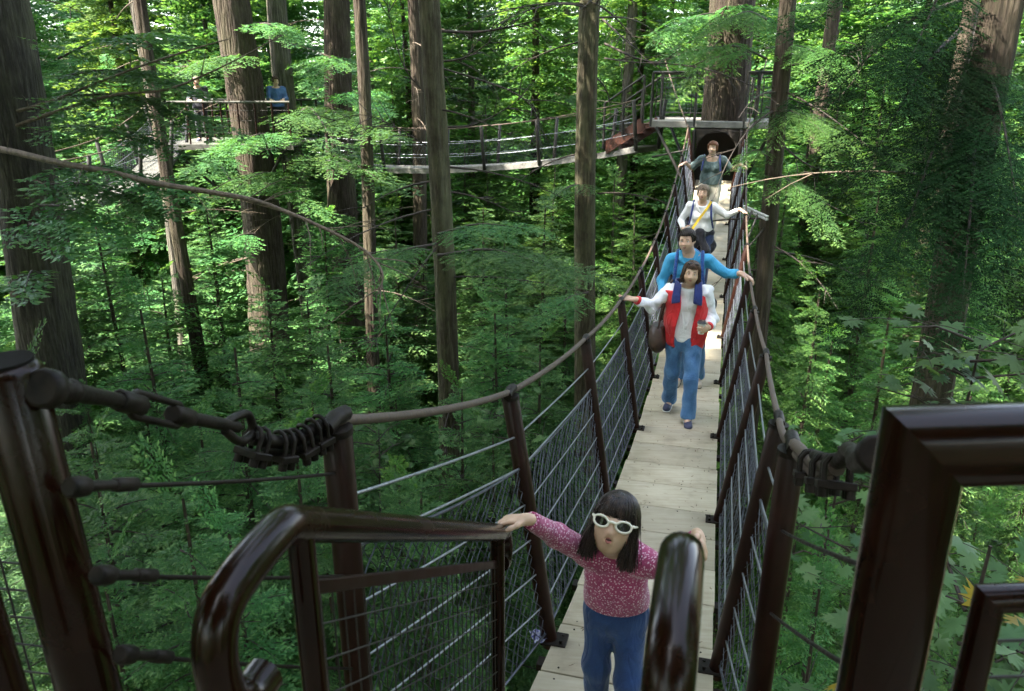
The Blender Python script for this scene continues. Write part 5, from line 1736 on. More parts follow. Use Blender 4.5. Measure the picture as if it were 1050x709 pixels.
def hair_cap(parent, w, R, hh, mat, h, puff=1.03, low=-.35, front=.20, name='hair_cap'):
    """solid under-hair shell: skull ellipsoid without the face"""
    S = SDF()
    c = w(0, .05, .12)
    puff = puff * .965
    S.ell(c, V3(.355, .438, .405) * hh * puff, .02, rot=R)
    S.ell(w(0, .17, -.10), V3(.32, .29, .34) * hh, .04, rot=R)
    Ri = np.linalg.inv(R)
    def face(X, Y_, Z):
        dx, dy, dz = X - c[0], Y_ - c[1], Z - c[2]
        lx = (Ri[0, 0] * dx + Ri[0, 1] * dy + Ri[0, 2] * dz) / hh; ly = (Ri[1, 0] * dx + Ri[1, 1] * dy + Ri[1, 2] * dz) / hh + .05; lz = (Ri[2, 0] * dx + Ri[2, 1] * dy + Ri[2, 2] * dz) / hh + .12
        return np.minimum(-(ly + .02), front - lz) * hh
    def low_(X, Y_, Z):
        dx, dy, dz = X - c[0], Y_ - c[1], Z - c[2]
        lz = (Ri[2, 0] * dx + Ri[2, 1] * dy + Ri[2, 2] * dz) / hh + .12
        return (low - lz) * hh
    me = S.mesh(name, h, [face, low_])
    return lchild(name, me, mat, parent)

def leg_sets(S, T, hip, knee, ankle, rt=.082, rk=.056, ra=.040, tr=1.0, flare=1.0, cloth=.014):
    S.cap(hip, knee, rt, rk, .03); S.cap(knee, ankle, rk * .98, ra, .02)
    calf = knee * .65 + ankle * .35 + np.array([0, .018, 0]); S.ell(calf, (rk * .95, rk * 1.05, .12), .03)
    T.cap(hip, knee, rt + cloth * 1.1, rk + cloth * 1.3, .035); T.cap(knee, ankle, rk + cloth * 1.3, (ra + cloth * 1.7) * flare, .03)

def shoe(parent, ankle, yaw, L, mat, sole, pitch=0.0, name='shoe'):
    """shoe around a foot pointing along local -y turned by yaw"""
    R = np.array(Matrix.Rotation(yaw, 3, 'Z') @ Matrix.Rotation(pitch, 3, 'X'))
    def w(x, y, z): return ankle + R @ np.array([x, y, z])
    S = SDF()
    k = L / .27
    S.ell(w(0, .01 * k, -.030 * k), V3(.038, .055, .050) * k, .02, rot=R)
    S.ell(w(0, -.075 * k, -.052 * k), V3(.043, .105, .036) * k, .02, rot=R)
    S.ell(w(0, -.135 * k, -.060 * k), V3(.043, .055, .028) * k, .015, rot=R)
    o = lchild(name, S.mesh(name, .006, [lambda X, Y_, Z: (ankle[2] - .078 * k) - Z if abs(pitch) < .01 else -1 + 0 * X + 0 * Y_ + 0 * Z]), mat, parent)
    o['local_frame'] = 1
    T = SDF()
    T.cap(w(0, .035 * k, -.075 * k), w(0, -.06 * k, -.078 * k), .040 * k, .044 * k, .01)
    T.cap(w(0, -.06 * k, -.078 * k), w(0, -.15 * k, -.078 * k), .044 * k, .040 * k, .01)
    # flatten into a sole
    me = T.mesh('sole', .006)
    v = np.zeros(len(me.vertices) * 3, dtype=np.float32); me.vertices.foreach_get('co', v); v = v.reshape(-1, 3)
    Ri = np.linalg.inv(R); q = (v - ankle) @ Ri.T
    q[:, 2] = -.077 * k + np.clip((q[:, 2] + .077 * k), -.05, .05) * .30
    v = q @ R.T + ankle
    me.vertices.foreach_set('co', v.astype(np.float32).ravel()); me.update()
    lchild('sole', me, sole, o)
    mb = MB()
    for i in range(4):
        y = -.045 - .022 * i
        mb.tube([Vector(w(-.022 * k, y * k, (-.022 - .006 * i) * k)), Vector(w(0, (y - .006) * k, (-.014 - .007 * i) * k)), Vector(w(.022 * k, y * k, (-.022 - .006 * i) * k))], .0035 * k, 5)
    mb.build('laces', M['rubber_white'], o)
    return o
def deck_hit(px, py):
    best = None
    for d in np.arange(2.0, 20, .01):
        p = P(px, py, d)
        q = Vector((p.x - BO.x, p.y, 0)); s = q.x * HS + q.y * HC; u = q.x * HC - q.y * HS
        if p.z <= deck_z(s): return s, u
    return s, u
def cuff(c, d, rad=.12):
    c = np.array(c, float); d = np.array(d, float); d /= np.linalg.norm(d)
    def f(X, Y_, Z):
        a = (X - c[0]) * d[0] + (Y_ - c[1]) * d[1] + (Z - c[2]) * d[2]
        r = np.sqrt((X - c[0]) ** 2 + (Y_ - c[1]) ** 2 + (Z - c[2]) ** 2)
        return np.where(r < rad, a, -1)
    return f
def above(z, ty=0.0, tx=0.0, amp=0.0):      # keep what lies above a (tilted, slightly wavy) hem
    return lambda X, Y_, Z: (z + ty * Y_ + tx * X + amp * np.sin(23 * X + 17 * Y_)) - Z
def neckcut(c, rad, z, ty=0.0):
    return lambda X, Y_, Z: np.where((X - c[0]) ** 2 + (Y_ - c[1]) ** 2 < rad ** 2, Z - (z + ty * Y_), -1)
def below(z, ty=0.0, tx=0.0): return lambda X, Y_, Z: Z - (z + ty * Y_ + tx * X)
def lf(o): o['local_frame'] = 1; return o

def figure(e, k, J, skin, voxel, top, top_hem, pants, hw=1.0, jaw=1.0, mouth=0.0, hand_l=None, hand_r=None, sleeve=1.0, face=True, brow='hair_dark', pant_flare=1.0, top_thick=.016, neck_open=.0, belly=1.0, wr=.006, bust=0.0, pant_top=1.0, sleeve_mat=None, eyes=True, shoes=('shoe_navy', 'rubber_white'), shoe_yaw=(.1, -.1), collar_z=None, hair_fn=None, seed=0, nose=1.0):
    """J: joints in local metres. Builds body, top, sleeves, trousers, shoes"""
    S, T, TR = SDF(), SDF(), SDF()
    hh = J['hh']; c = V3(*J['head']); R = rotm(*J['rot'])
    nb, ch, wa, hp = V3(*J['neck']), V3(*J['chest']), V3(*J['waist']), V3(*J['hip'])
    sw = J['sw']
    w = head(S, c, R, hh, jaw, mouth, nose=nose)
    S.cap(w(0, .07, -.28), nb, .25 * hh, .28 * hh, .025)
    ax = (ch - wa); ax = ax / np.linalg.norm(ax)
    S.ell(ch, V3(sw * .82, .105 * k, .165 * k), .05); S.ell(wa, V3(sw * .68 * belly, .092 * k * belly, .13 * k), .05); S.ell(hp, V3(sw * .80 * hw, .105 * k, .12 * k), .05)
    t = top_thick
    T.ell(ch, V3(sw * .82 + t, .105 * k + t, .17 * k + t), .06); T.ell(wa, V3(sw * .70 * belly + t * 1.6, .098 * k * belly + t * 1.6, .15 * k), .06); T.ell(hp, V3(sw * .80 * hw + t * 1.5, .108 * k + t * 1.5, .15 * k), .06)
    if bust:
        for sx in (-1, 1): T.ell(ch + V3(.08 * sx * k, -.085 * k, -.02 * k), V3(.075, .055 + .02 * bust, .07) * k, .04)
    T.cap(nb - V3(0, 0, .005), nb * .6 + ch * .4, .30 * hh + t * .3, .09 * k, .04)
    clipsT = [above(top_hem, *J.get('hem_tilt', (0, 0)), .006)]
    clipsS = []
    SL = SDF() if sleeve_mat else T
    for sd, hd in (('l', hand_l), ('r', hand_r)):
        sh, el, wr_ = V3(*J['sh_' + sd]), V3(*J['el_' + sd]), V3(*J['wr_' + sd])
        S.cap(sh, el, .046 * k, .037 * k, .03); S.cap(el, wr_, .037 * k, .025 * k, .015)
        S.cap(nb * .7 + ch * .3, sh, .06 * k, .05 * k, .04)
        T.cap(nb * .75 + ch * .25, sh, .06 * k + t, .052 * k + t, .05)
        if sleeve > 1:
            a = el + (wr_ - el) * (sleeve - 1)
            SL.cap(sh, el, .048 * k + t, .040 * k + t * .8, .03); SL.cap(el, wr_, .040 * k + t * .8, .031 * k + t * .5, .02)
            (clipsS if sleeve_mat else clipsT).append(cuff(a, wr_ - el, .11 * k))
        else:
            SL.cap(sh, el, .055 * k + t, .050 * k + t, .03); a = sh + (el - sh) * sleeve
            (clipsS if sleeve_mat else clipsT).append(cuff(a, el - sh, .13 * k))
        if hd: hand(S, wr_, hd['f'], hd['up'], .185 * k * hd.get('s', 1), left=(sd == 'l'), curl=hd.get('curl', .5), spread=hd.get('spread', .14), thumb=hd.get('thumb', .9), fr=hd.get('fr', 1.0))
    for sd in ('l', 'r'):
        h_, kn, an = V3(*J['hj_' + sd]), V3(*J['kn_' + sd]), V3(*J['an_' + sd])
        leg_sets(S, TR, h_, kn, an, .080 * k * hw, .055 * k, .038 * k, flare=pant_flare, cloth=.013)
        ft = an + V3(0, -.09 * k, -.045 * k); S.cap(an, ft, .036 * k, .03 * k, .02)
    TR.ell(hp + V3(0, 0, .02 * k), V3(sw * .82 * hw + .01, .112 * k + .01, .18 * k), .05)
    TR.cap(V3(*J['hj_l']), V3(*J['hj_r']), .085 * k * hw, .085 * k * hw, .04)
    if J.get('necktop') is not None: clipsT.append(neckcut(nb, .115 * k if k > .8 else .07, *J['necktop']))
    body = lchild('body', S.mesh('body', voxel), skin, e)
    lf(body)
    tp = lchild('shirt', T.mesh('shirt', voxel * 1.25, clipsT, wr, 20, seed), top, e)
    if sleeve_mat: lchild('sleeves', SL.mesh('sleeves', voxel * 1.25, clipsS, wr * 1.2, 26, seed + 1), sleeve_mat, e)
    ank = min(J['an_l'][2], J['an_r'][2])
    lchild('trousers', TR.mesh('trousers', voxel * 1.4, [cuff(V3(*J['an_l']) + V3(0, 0, -.018), V3(*J['an_l']) - V3(*J['kn_l']), .12), cuff(V3(*J['an_r']) + V3(0, 0, -.018), V3(*J['an_r']) - V3(*J['kn_r']), .12), below(hp[2] + .10 * k * pant_top)], wr, 24, seed + 2), pants, e)
    for i, sd in enumerate(('l', 'r')):
        shoe(e, V3(*J['an_' + sd]), shoe_yaw[i], .27 * k if k > .8 else .2, shoes[0], shoes[1])
    if face: face_bits(body, w, R, hh, eyes=eyes, mouth=mouth, brow=brow)
    return S, body, w, R, hh

# ---------------------------------------------------------------- girl at the near end
gs, gu = 2.46, -.015
G = person_empty(gs, gu, deck_z(gs) + .002, 'girl in pink flowered top and cream sunglasses reaching for the stair rail', -HD)
rl = to_local(G, B(2.03, -.33, CAMZ - 1.285))             # end of the left stair rail
rr_ = to_local(G, B(2.01, .235, CAMZ - 1.250))            # on the right stair rail
J = dict(hh=.196, head=(.0, -.165, 1.018), rot=(-.02, .42, .15), neck=(0, -.105, .892), chest=(0, -.075, .765), waist=(0, -.03, .655), hip=(0, 0, .565), sw=.122,
    sh_r=(-.098, -.115, .858), el_r=tuple(V3(-.098, -.115, .858) * .48 + (rl + V3(.080, .030, .036)) * .52 + V3(-.01, .02, -.012)), wr_r=tuple(rl + V3(.080, .030, .036)),
    sh_l=(.100, -.125, .858), el_l=(.190, -.20, .895), wr_l=tuple(rr_ + V3(.012, .075, .012)),
    hj_l=(.056, 0, .55), hj_r=(-.056, 0, .55), kn_l=(.062, -.06, .31), kn_r=(-.064, -.01, .31), an_l=(.064, .0, .064), an_r=(-.064, .06, .064), necktop=(.912, -.25), hem_tilt=(-.10, 0))
S, body, w, R, hh = figure(G, .60, J, 'skin_b', .0040, 'floral', .600, 'jeans_dark', hw=.92, jaw=1.02, mouth=1.0, top_thick=.015, belly=1.06, pant_top=1.6, nose=.66, wr=.004, sleeve=1.93, eyes=False,
    hand_r=dict(f=(-1, -.10, -.10), up=(0, 0, 1), curl=.42, spread=.16, thumb=1.0, s=1.02, fr=1.15), hand_l=dict(f=(.35, -.9, -.15), up=(.9, .3, .45), curl=.7, s=1.02, fr=1.15), shoes=('shoe_navy', 'rubber_white'), seed=5)
# mouth, teeth line
mb = MB(); mb.ball(w(0, -.372, -.238), .062 * hh, .03 * hh, .045 * hh); mb.build('mouth', M['mouth'], body)
# sunglasses: cream oval frame, dark lenses, temple arms
sg = bpy.data.objects.new('sunglasses', None); COL.objects.link(sg); sg.parent = G; sg['local_frame'] = 1
fr = MB(); le = MB()
for sx in (-1, 1):
    ring = []
    for k in range(25):
        a = 2 * math.pi * k / 24
        x = sx * .185 + .125 * math.cos(a) + (.012 * sx if math.sin(a) > .3 else 0); z = .035 + .088 * math.sin(a)
        ring.append(Vector(w(x, -.452 + .32 * max(0, abs(x) - .05) ** 2 * 1.8, z)))
    fr.tube(ring, .0038, 8, caps=False)
    n0 = [Vector(w(sx * .185, -.452 + .01, .035))] + ring[:-1]
    le.add(n0, [(0, 1 + q, 1 + (q + 1) % 24) for q in range(24)], True)
    fr.tube([Vector(w(sx * .31, -.40, .075)), Vector(w(sx * .345, -.34, .075)), Vector(w(sx * .372, -.15, .06)), Vector(w(sx * .372, .08, .03))], [.006, .0048, .004, .0035], 8)
fr.tube([Vector(w(-.065, -.447, .055)), Vector(w(0, -.462, .070)), Vector(w(.065, -.447, .055))], .0045, 8)
fr.build('frame', M['plastic_white'], sg); le.build('lens', M['lens'], sg)
# hair: shoulder length with a fringe
hair_cap(G, w, R, hh, 'hair_girl', .005, puff=1.02, front=.20)
hp_ = hair_paths(w, R, hh, 2300, 3, .66, fringe=.155, drop=.2, puff=1.06, side_out=.08, spread=.06)
strands(G, hp_, .0017, 'hair_girl')
# bead bracelet
bw = V3(*J['wr_r']); d_ = V3(*J['wr_r']) - V3(*J['el_r']); d_ /= np.linalg.norm(d_)
mb = MB(); a1 = Vector(d_).orthogonal().normalized(); a2 = Vector(d_).cross(a1)
for k in range(20):
    an = 6.2832 * k / 20
    mb.ball(Vector(bw - d_ * .012) + (a1 * math.cos(an) + a2 * math.sin(an)) * .0215, .0038, n=8, m=5)
mb.build('bracelet', M['bead'], G)

# ---------------------------------------------------------------- woman in the red jacket
s_, u_ = deck_hit(696, 426)
W = person_empty(s_, u_, deck_z(s_) + .002, 'woman in open red, white and navy jacket and blue jeans walking with a coffee', -HD)
J = dict(hh=.215, head=(.02, -.05, 1.475), rot=(.05, -.02, .10), neck=(.0, -.01, 1.335), chest=(0, 0, 1.165), waist=(0, 0, .98), hip=(0, 0, .84), sw=.185,
    sh_r=(-.165, 0, 1.285), el_r=(-.33, -.05, 1.115), wr_r=(-.475, -.17, 1.215), sh_l=(.165, 0, 1.285), el_l=(.245, .0, 1.03), wr_l=(.215, -.20, 1.00),
    hj_l=(.085, 0, .80), hj_r=(-.085, 0, .80), kn_l=(.10, -.17, .46), kn_r=(-.10, .02, .44), an_l=(.095, -.21, .085), an_r=(-.115, .19, .085), necktop=(1.35, .3))
S, body, w, R, hh = figure(W, .95, J, 'skin_b', .0065, 'white_cloth', .80, 'jeans_mid', hw=1.08, top_thick=.010, sleeve=.5, pant_flare=1.30, wr=.006, pant_top=.2,
    hand_r=dict(f=(-1, -.35, .10), up=(0, .2, -1), curl=.18, spread=.2, thumb=.7, fr=1.05), hand_l=dict(f=(-.35, -.92, .05), up=(1, -.35, 0), curl=.95, fr=1.05), shoes=('shoe_navy', 'rubber_white'), seed=9)
# jacket: open front
T = SDF()
T.ell((0, .005, 1.17), (.215, .160, .20), .06); T.ell((0, .01, 1.0), (.212, .160, .20), .06); T.ell((0, .01, .84), (.210, .160, .20), .06)
for sx in (-1, 1): T.cap((.06 * sx, 0, 1.32), (.165 * sx, 0, 1.285), .075, .075, .05)
T.ell((0, -.01, 1.02), (.170, .122, .46), .01, 'sub')
def front_open(X, Y_, Z):
    wd = .068 + .020 * (1.3 - Z) + .10 * np.clip(Z - 1.15, 0, 1)
    return np.where(Y_ < 0, wd - np.abs(X - .005 + .02 * np.sin(Z * 9)), -1)
lchild('jacket', T.mesh('jacket', .0075, [front_open, above(.715, 0, -.16, .012), below(1.30)], .010, 19, 4), 'red_cloth', W)
T = SDF(); cl = []
for sd in ('r', 'l'):
    a, b, c_ = V3(*J['sh_' + sd]), V3(*J['el_' + sd]), V3(*J['wr_' + sd])
    T.cap(a + V3(0, 0, .006), b, .066, .056, .03); T.cap(b, c_, .056, .043, .02)
    sx = -1 if sd == 'r' else 1
    T.ell((.130 * sx, -.005, 1.275), (.066, .086, .050), .03)
    cl.append(cuff(b + (c_ - b) * .86, c_ - b, .12))
lchild('sleeves', T.mesh('sleeves', .0075, cl, .010, 30, 6), 'white_nylon', W)
for sd in ('r', 'l'):
    b, c_ = Vector(J['el_' + sd]), Vector(J['wr_' + sd])
    mb = MB(); mb.tube([b.lerp(c_, .84), b.lerp(c_, .95)], [.046, .040], 14); mb.build('cuff', M['red_cloth'], lf(bpy.data.objects['sleeves']) if 0 else lf(W.children[-1]) if 0 else body)
T = SDF()
T.ell((0, .005, 1.19), (.222, .176, .22), .06)
for sx in (-1, 1): T.cap((.05 * sx, -.01, 1.325), (.150 * sx, -.01, 1.30), .098, .088, .05)
T.ell((0, -.01, 1.06), (.172, .124, .46), .01, 'sub')
T.cap((0, .0, 1.25), (0, .0, 1.45), .078, .070, .01, 'sub')
def lapel(X, Y_, Z):
    a = np.abs(X)
    return np.maximum(np.maximum(1.185 + .35 * (.13 - a) * (Y_ < 0) - Z, a - (.142 - .12 * np.clip(Z - 1.25, 0, 1))), np.where(Y_ < 0, .060 - a + 0 * Z, -1))
lchild('collar', T.mesh('collar', .0060, [lapel, below(1.40)], .004, 20, 3), 'navy_cloth', W)
mb = MB()
for sx in (-1, 1): mb.tube([Vector((.098 * sx + .02 * math.sin(z * 9), -.150 - .012 * math.sin(z * 5), z)) for z in np.linspace(1.16, .80, 9)], .006, 6)
mb.build('zip', M['white_nylon'], W)
hair_cap(W, w, R, hh, 'hair_brown', .007, puff=1.03, front=.24)
strands(W, hair_paths(w, R, hh, 800, 8, .42, fringe=.27, part=.05, drop=.6, puff=1.07, side_out=.10, spread=.06), .0032, 'hair_brown')
T = SDF()
for sx in (-1, 1): T.ell(w(.13 * sx, -.20, .455), V3(.12, .06, .07) * hh, .01, rot=R)
T.cap(w(-.1, -.20, .47), w(.1, -.20, .47), .02 * hh, .02 * hh, .01)
lchild('sunglasses', T.mesh('sunglasses', .005), 'lens', W)
# cup in her hand
cpos = W.matrix_world if False else None
Mx = Matrix.LocRotScale(W.location, W.rotation_euler, None)
cup = empty('coffee_cup', Mx @ Vector((.155, -.268, .955)), 'white paper coffee cup with black lid in the red-jacketed woman\'s hand', 'cup')
mb = MB(); mb.tube([Vector((0, 0, 0)), Vector((0, 0, .105))], [.028, .039], 20); lbuild(mb, 'cup_body', 'cup_paper', cup)
mb = MB(); mb.tube([Vector((0, 0, .103)), Vector((0, 0, .112)), Vector((0, 0, .1125)), Vector((0, 0, .128))], [.042, .042, .037, .034], 20); lbuild(mb, 'lid', 'cup_lid', cup)
# brown shoulder bag on her right side
bag = empty('shoulder_bag', Mx @ Vector((-.255, .03, .78)), 'brown leather shoulder bag hanging at the red-jacketed woman\'s side', 'bag', rz=-HD)
T = SDF(); T.ell((0, 0, .04), (.085, .15, .15), .02); T.ell((0, 0, -.03), (.09, .16, .11), .03)
lchild('bag_body', T.mesh('bag_body', .008, [below(.15)], .006, 20, 2), 'brown_leather', bag)
mb = MB(); mb.tube(smooth_path([Vector((0, -.11, .12)), Vector((.03, -.09, .38)), Vector((.10, -.02, .60)), Vector((.05, .06, .38)), Vector((0, .11, .12))], 6), .011, 6); lbuild(mb, 'strap', 'brown_leather', bag)

# ---------------------------------------------------------------- man in the azure shirt
s_, u_ = deck_hit(702, 394)
A = person_empty(s_, u_, deck_z(s_) + .002, 'dark-haired man in azure blue shirt with backpack straps holding the hand cable', -HD)
rc = to_local(A, BD(s_ - .12, UB + LEAN, PH + .03))
J = dict(hh=.235, head=(-.085, -.07, 1.645), rot=(-.22, -.08, -.06), neck=(-.06, -.01, 1.50), chest=(-.045, 0, 1.31), waist=(-.02, 0, 1.10), hip=(0, 0, .95), sw=.195,
    sh_r=(-.225, 0, 1.43), el_r=(-.33, .02, 1.18), wr_r=(-.30, -.14, 1.02), sh_l=(.135, 0, 1.43), el_l=(.34, -.02, 1.30), wr_l=tuple(rc + V3(-.10, .02, .055)),
    hj_l=(.09, 0, .90), hj_r=(-.09, 0, .90), kn_l=(.12, -.06, .50), kn_r=(-.09, -.12, .51), an_l=(.135, .06, .09), an_r=(-.08, .02, .09), necktop=(1.50, .5))
S, body, w, R, hh = figure(A, 1.04, J, 'skin_a', .0072, 'azure_cloth', .90, 'jeans_mid', jaw=1.08, top_thick=.013, sleeve=1.78, pant_flare=1.2, wr=.009, belly=1.12,
    hand_l=dict(f=(1, -.3, -.35), up=(.3, 0, 1), curl=.55, fr=1.1), hand_r=dict(f=(.1, -.4, -1), up=(-1, 0, 0), curl=.5), shoes=('shoe_beige', 'rubber_dark'), seed=14)
T = SDF()
for sx in (-1, 1): T.chain([(-.06 + .05 * sx, .06, 1.51), (-.06 + .085 * sx, -.02, 1.50), (-.06 + .07 * sx, -.095, 1.445), (-.06 + .03 * sx, -.118, 1.40)], [.022, .024, .022, .014], .012)
T.cap((-.11, .06, 1.51), (-.01, .06, 1.51), .022, .022, .012)
lchild('collar', T.mesh('collar', .006), 'azure_cloth', A)
T = SDF()
T.ell((-.04, .19, 1.25), (.17, .11, .26), .05); T.ell((-.04, .24, 1.12), (.14, .09, .15), .04)
lchild('backpack', T.mesh('backpack', .010, [], .008, 16, 2), 'strap_blue', A)
for sx in (-1, 1):
    mb = MB()
    pts = smooth_path([Vector((-.045 + .12 * sx, .14, 1.42)), Vector((-.045 + .128 * sx, .02, 1.512)), Vector((-.045 + .135 * sx, -.095, 1.43)), Vector((-.04 + .145 * sx, -.145, 1.28)), Vector((-.03 + .17 * sx, -.10, 1.10)), Vector((-.03 + .19 * sx, .06, 1.02))], 5)
    for i in range(len(pts) - 1):
        mb.tube([pts[i], pts[i + 1]], .019, 8)
    mb.build('backpack_strap', M['strap_blue'], body)
hair_cap(A, w, R, hh, 'hair_dark', .008, puff=1.025, front=.25, low=-.16)
strands(A, hair_paths(w, R, hh, 650, 12, .02, fringe=.29, part=.12, puff=1.05, drop=.2), .0042, 'hair_dark')
pouch = empty('camera_pouch', Matrix.LocRotScale(A.location, A.rotation_euler, None) @ Vector((.215, -.10, .98)), 'small black pouch at the hip of the man in blue', 'pouch', rz=-HD)
T = SDF(); T.ell((0, 0, 0), (.06, .045, .085), .01); T.ell((0, -.02, .03), (.062, .042, .04), .01); lchild('pouch_body', T.mesh('pouch_body', .006, [], .003), 'black_cloth', pouch)
mb = MB(); mb.tube(smooth_path([Vector((-.02, -.02, .08)), Vector((-.12, -.075, .25)), Vector((-.25, -.065, .48))], 6), .006, 6); lbuild(mb, 'strap', 'black_cloth', pouch)

# ---------------------------------------------------------------- woman in the white shirt
s_ = 12.15
Wm = person_empty(s_, -.06, deck_z(s_) + .002, 'smiling woman in white shirt with yellow strap and dark jacket tied at waist', -HD)
rc = to_local(Wm, BD(s_ - .1, UB + LEAN, PH + .03))
J = dict(hh=.22, head=(.0, -.05, 1.53), rot=(-.10, .03, .04), neck=(.0, -.01, 1.39), chest=(0, 0, 1.21), waist=(0, 0, 1.02), hip=(0, 0, .88), sw=.195,
    sh_r=(-.175, 0, 1.33), el_r=(-.30, .02, 1.10), wr_r=(-.245, -.17, .99), sh_l=(.175, 0, 1.33), el_l=(.37, -.02, 1.21), wr_l=tuple(rc + V3(-.10, .02, .055)),
    hj_l=(.09, 0, .83), hj_r=(-.09, 0, .83), kn_l=(.10, -.10, .47), kn_r=(-.09, -.02, .47), an_l=(.10, -.08, .085), an_r=(-.10, .10, .085), necktop=(1.385, .5))
S, body, w, R, hh = figure(Wm, .98, J, 'skin_a', .008, 'white_cloth', .95, 'jeans_navy', hw=1.12, top_thick=.016, sleeve=1.85, wr=.008, bust=.8, belly=1.12,
    hand_l=dict(f=(1, -.3, -.35), up=(.3, 0, 1), curl=.55, fr=1.1), hand_r=dict(f=(.4, -.8, .2), up=(-.8, -.2, .5), curl=.8, fr=1.1), seed=21, mouth=.3)
T = SDF(); T.ell((0, .0, .93), (.205, .165, .10), .05); T.ell((.02, .05, .74), (.215, .15, .22), .05); T.ell((-.02, -.145, .98), (.07, .05, .045), .03)
T.cap((-.03, -.16, .96), (-.06, -.17, .74), .04, .05, .03); T.cap((.02, -.16, .96), (.09, -.16, .70), .045, .06, .03)
lchild('tied_jacket', T.mesh('tied_jacket', .0085, [], .014, 22, 8), 'black_cloth', Wm)
T = SDF()
for sx in (-1, 1): T.chain([(.05 * sx, .06, 1.40), (.085 * sx, -.01, 1.395), (.07 * sx, -.09, 1.33), (.035 * sx, -.115, 1.27)], [.02, .022, .02, .012], .012)
lchild('collar', T.mesh('collar', .0065), 'white_cloth', Wm)
for sx in (-1, 1):
    mb = MB(); mb.tube(smooth_path([Vector((.12 * sx, .12, 1.30)), Vector((.125 * sx, .02, 1.412)), Vector((.135 * sx, -.10, 1.32)), Vector((.15 * sx, -.15, 1.18)), Vector((.185 * sx, -.08, 1.02))], 5), .015, 7); mb.build('backpack_strap', M['navy_cloth'], body)
T = SDF(); T.ell((0, .19, 1.18), (.15, .09, .20), .05); lchild('backpack', T.mesh('backpack', .011, [], .006), 'navy_cloth', Wm)
hair_cap(Wm, w, R, hh, 'hair_grey', .008, puff=1.05, front=.25, low=-.22)
strands(Wm, hair_paths(w, R, hh, 420, 16, .16, fringe=.28, part=.05, puff=1.10, drop=.3, wave=.02, curl=.018), .006, 'hair_grey')
Mx = Matrix.LocRotScale(Wm.location, Wm.rotation_euler, None)
cmr = empty('camera', Mx @ Vector((-.17, -.27, 1.0)), 'small black and silver camera on yellow strap in the white-shirted woman\'s hand', 'camera', rz=-HD)
mb = MB(); mb.obox((0, 0, 0), (.06, 0, 0), (0, .028, 0), (0, 0, .038), .008); lbuild(mb, 'camera_body', 'black_plastic', cmr)
mb = MB(); mb.rod((0, -.026, 0), (0, -.085, 0), .030, 16, bev=.004); mb.rod((0, -.0851, 0), (0, -.088, 0), .022, 16); lbuild(mb, 'lens_barrel', 'black_plastic', cmr)
mb = MB(); mb.obox((0, -.002, .046), (.028, 0, 0), (0, .02, 0), (0, 0, .010), .004); lbuild(mb, 'top_plate', 'galv', cmr)
mb = MB()
pts = smooth_path([Vector((.055, 0, .02)), Vector((.13, .105, .14)), Vector((.22, .120, .28)), Vector((.285, .20, .385)), Vector((.285, .28, .415))], 6)
for i in range(len(pts) - 1):
    mb.beam(pts[i], pts[i + 1] + (pts[i + 1] - pts[i]) * .05, .034, .006, up=(0, -1, .3))
lbuild(mb, 'neck_strap', 'yellow_strap', cmr)

# ---------------------------------------------------------------- woman in the grey-green top
s_ = 14.85
Wg = person_empty(s_, -.02, deck_z(s_) + .002, 'auburn-haired woman in grey-green top and pale trousers, last on the bridge', -HD)
rc = to_local(Wg, BD(s_ - .1, UB + LEAN, PH + .03)); rd = to_local(Wg, BD(s_ - .1, -UB - LEAN, PH + .03))
J = dict(hh=.225, head=(.0, -.05, 1.57), rot=(-.12, 0, .03), neck=(0, -.01, 1.43), chest=(0, 0, 1.24), waist=(0, 0, 1.05), hip=(0, 0, .90), sw=.205,
    sh_r=(-.185, 0, 1.36), el_r=(-.35, .05, 1.20), wr_r=tuple(rd + V3(.11, .02, .055)), sh_l=(.185, 0, 1.36), el_l=(.35, .05, 1.20), wr_l=tuple(rc + V3(-.11, .02, .055)),
    hj_l=(.09, 0, .85), hj_r=(-.09, 0, .85), kn_l=(.10, -.10, .48), kn_r=(-.09, -.02, .48), an_l=(.10, -.08, .085), an_r=(-.10, .10, .085), necktop=(1.385, .6))
S, body, w, R, hh = figure(Wg, 1.0, J, 'skin_a', .0085, 'teal_grey', .93, 'khaki', hw=1.12, top_thick=.016, sleeve=.95, wr=.008, bust=1, belly=1.18,
    hand_l=dict(f=(1, -.3, -.35), up=(.3, 0, 1), curl=.55, fr=1.1), hand_r=dict(f=(-1, -.3, -.35), up=(-.3, 0, 1), curl=.55, fr=1.1), shoes=('shoe_beige', 'rubber_white'), seed=31)
for sx in (-1, 1):
    mb = MB(); mb.tube(smooth_path([Vector((.13 * sx, .12, 1.32)), Vector((.135 * sx, .02, 1.44)), Vector((.145 * sx, -.10, 1.34)), Vector((.165 * sx, -.14, 1.18))], 5), .015, 7); mb.build('backpack_strap', M['navy_cloth'], body)
hair_cap(Wg, w, R, hh, 'hair_red', .009, puff=1.05, front=.25, low=-.24)
strands(Wg, hair_paths(w, R, hh, 350, 26, .20, fringe=.28, part=.1, puff=1.09, drop=.3, wave=.015), .007, 'hair_red')

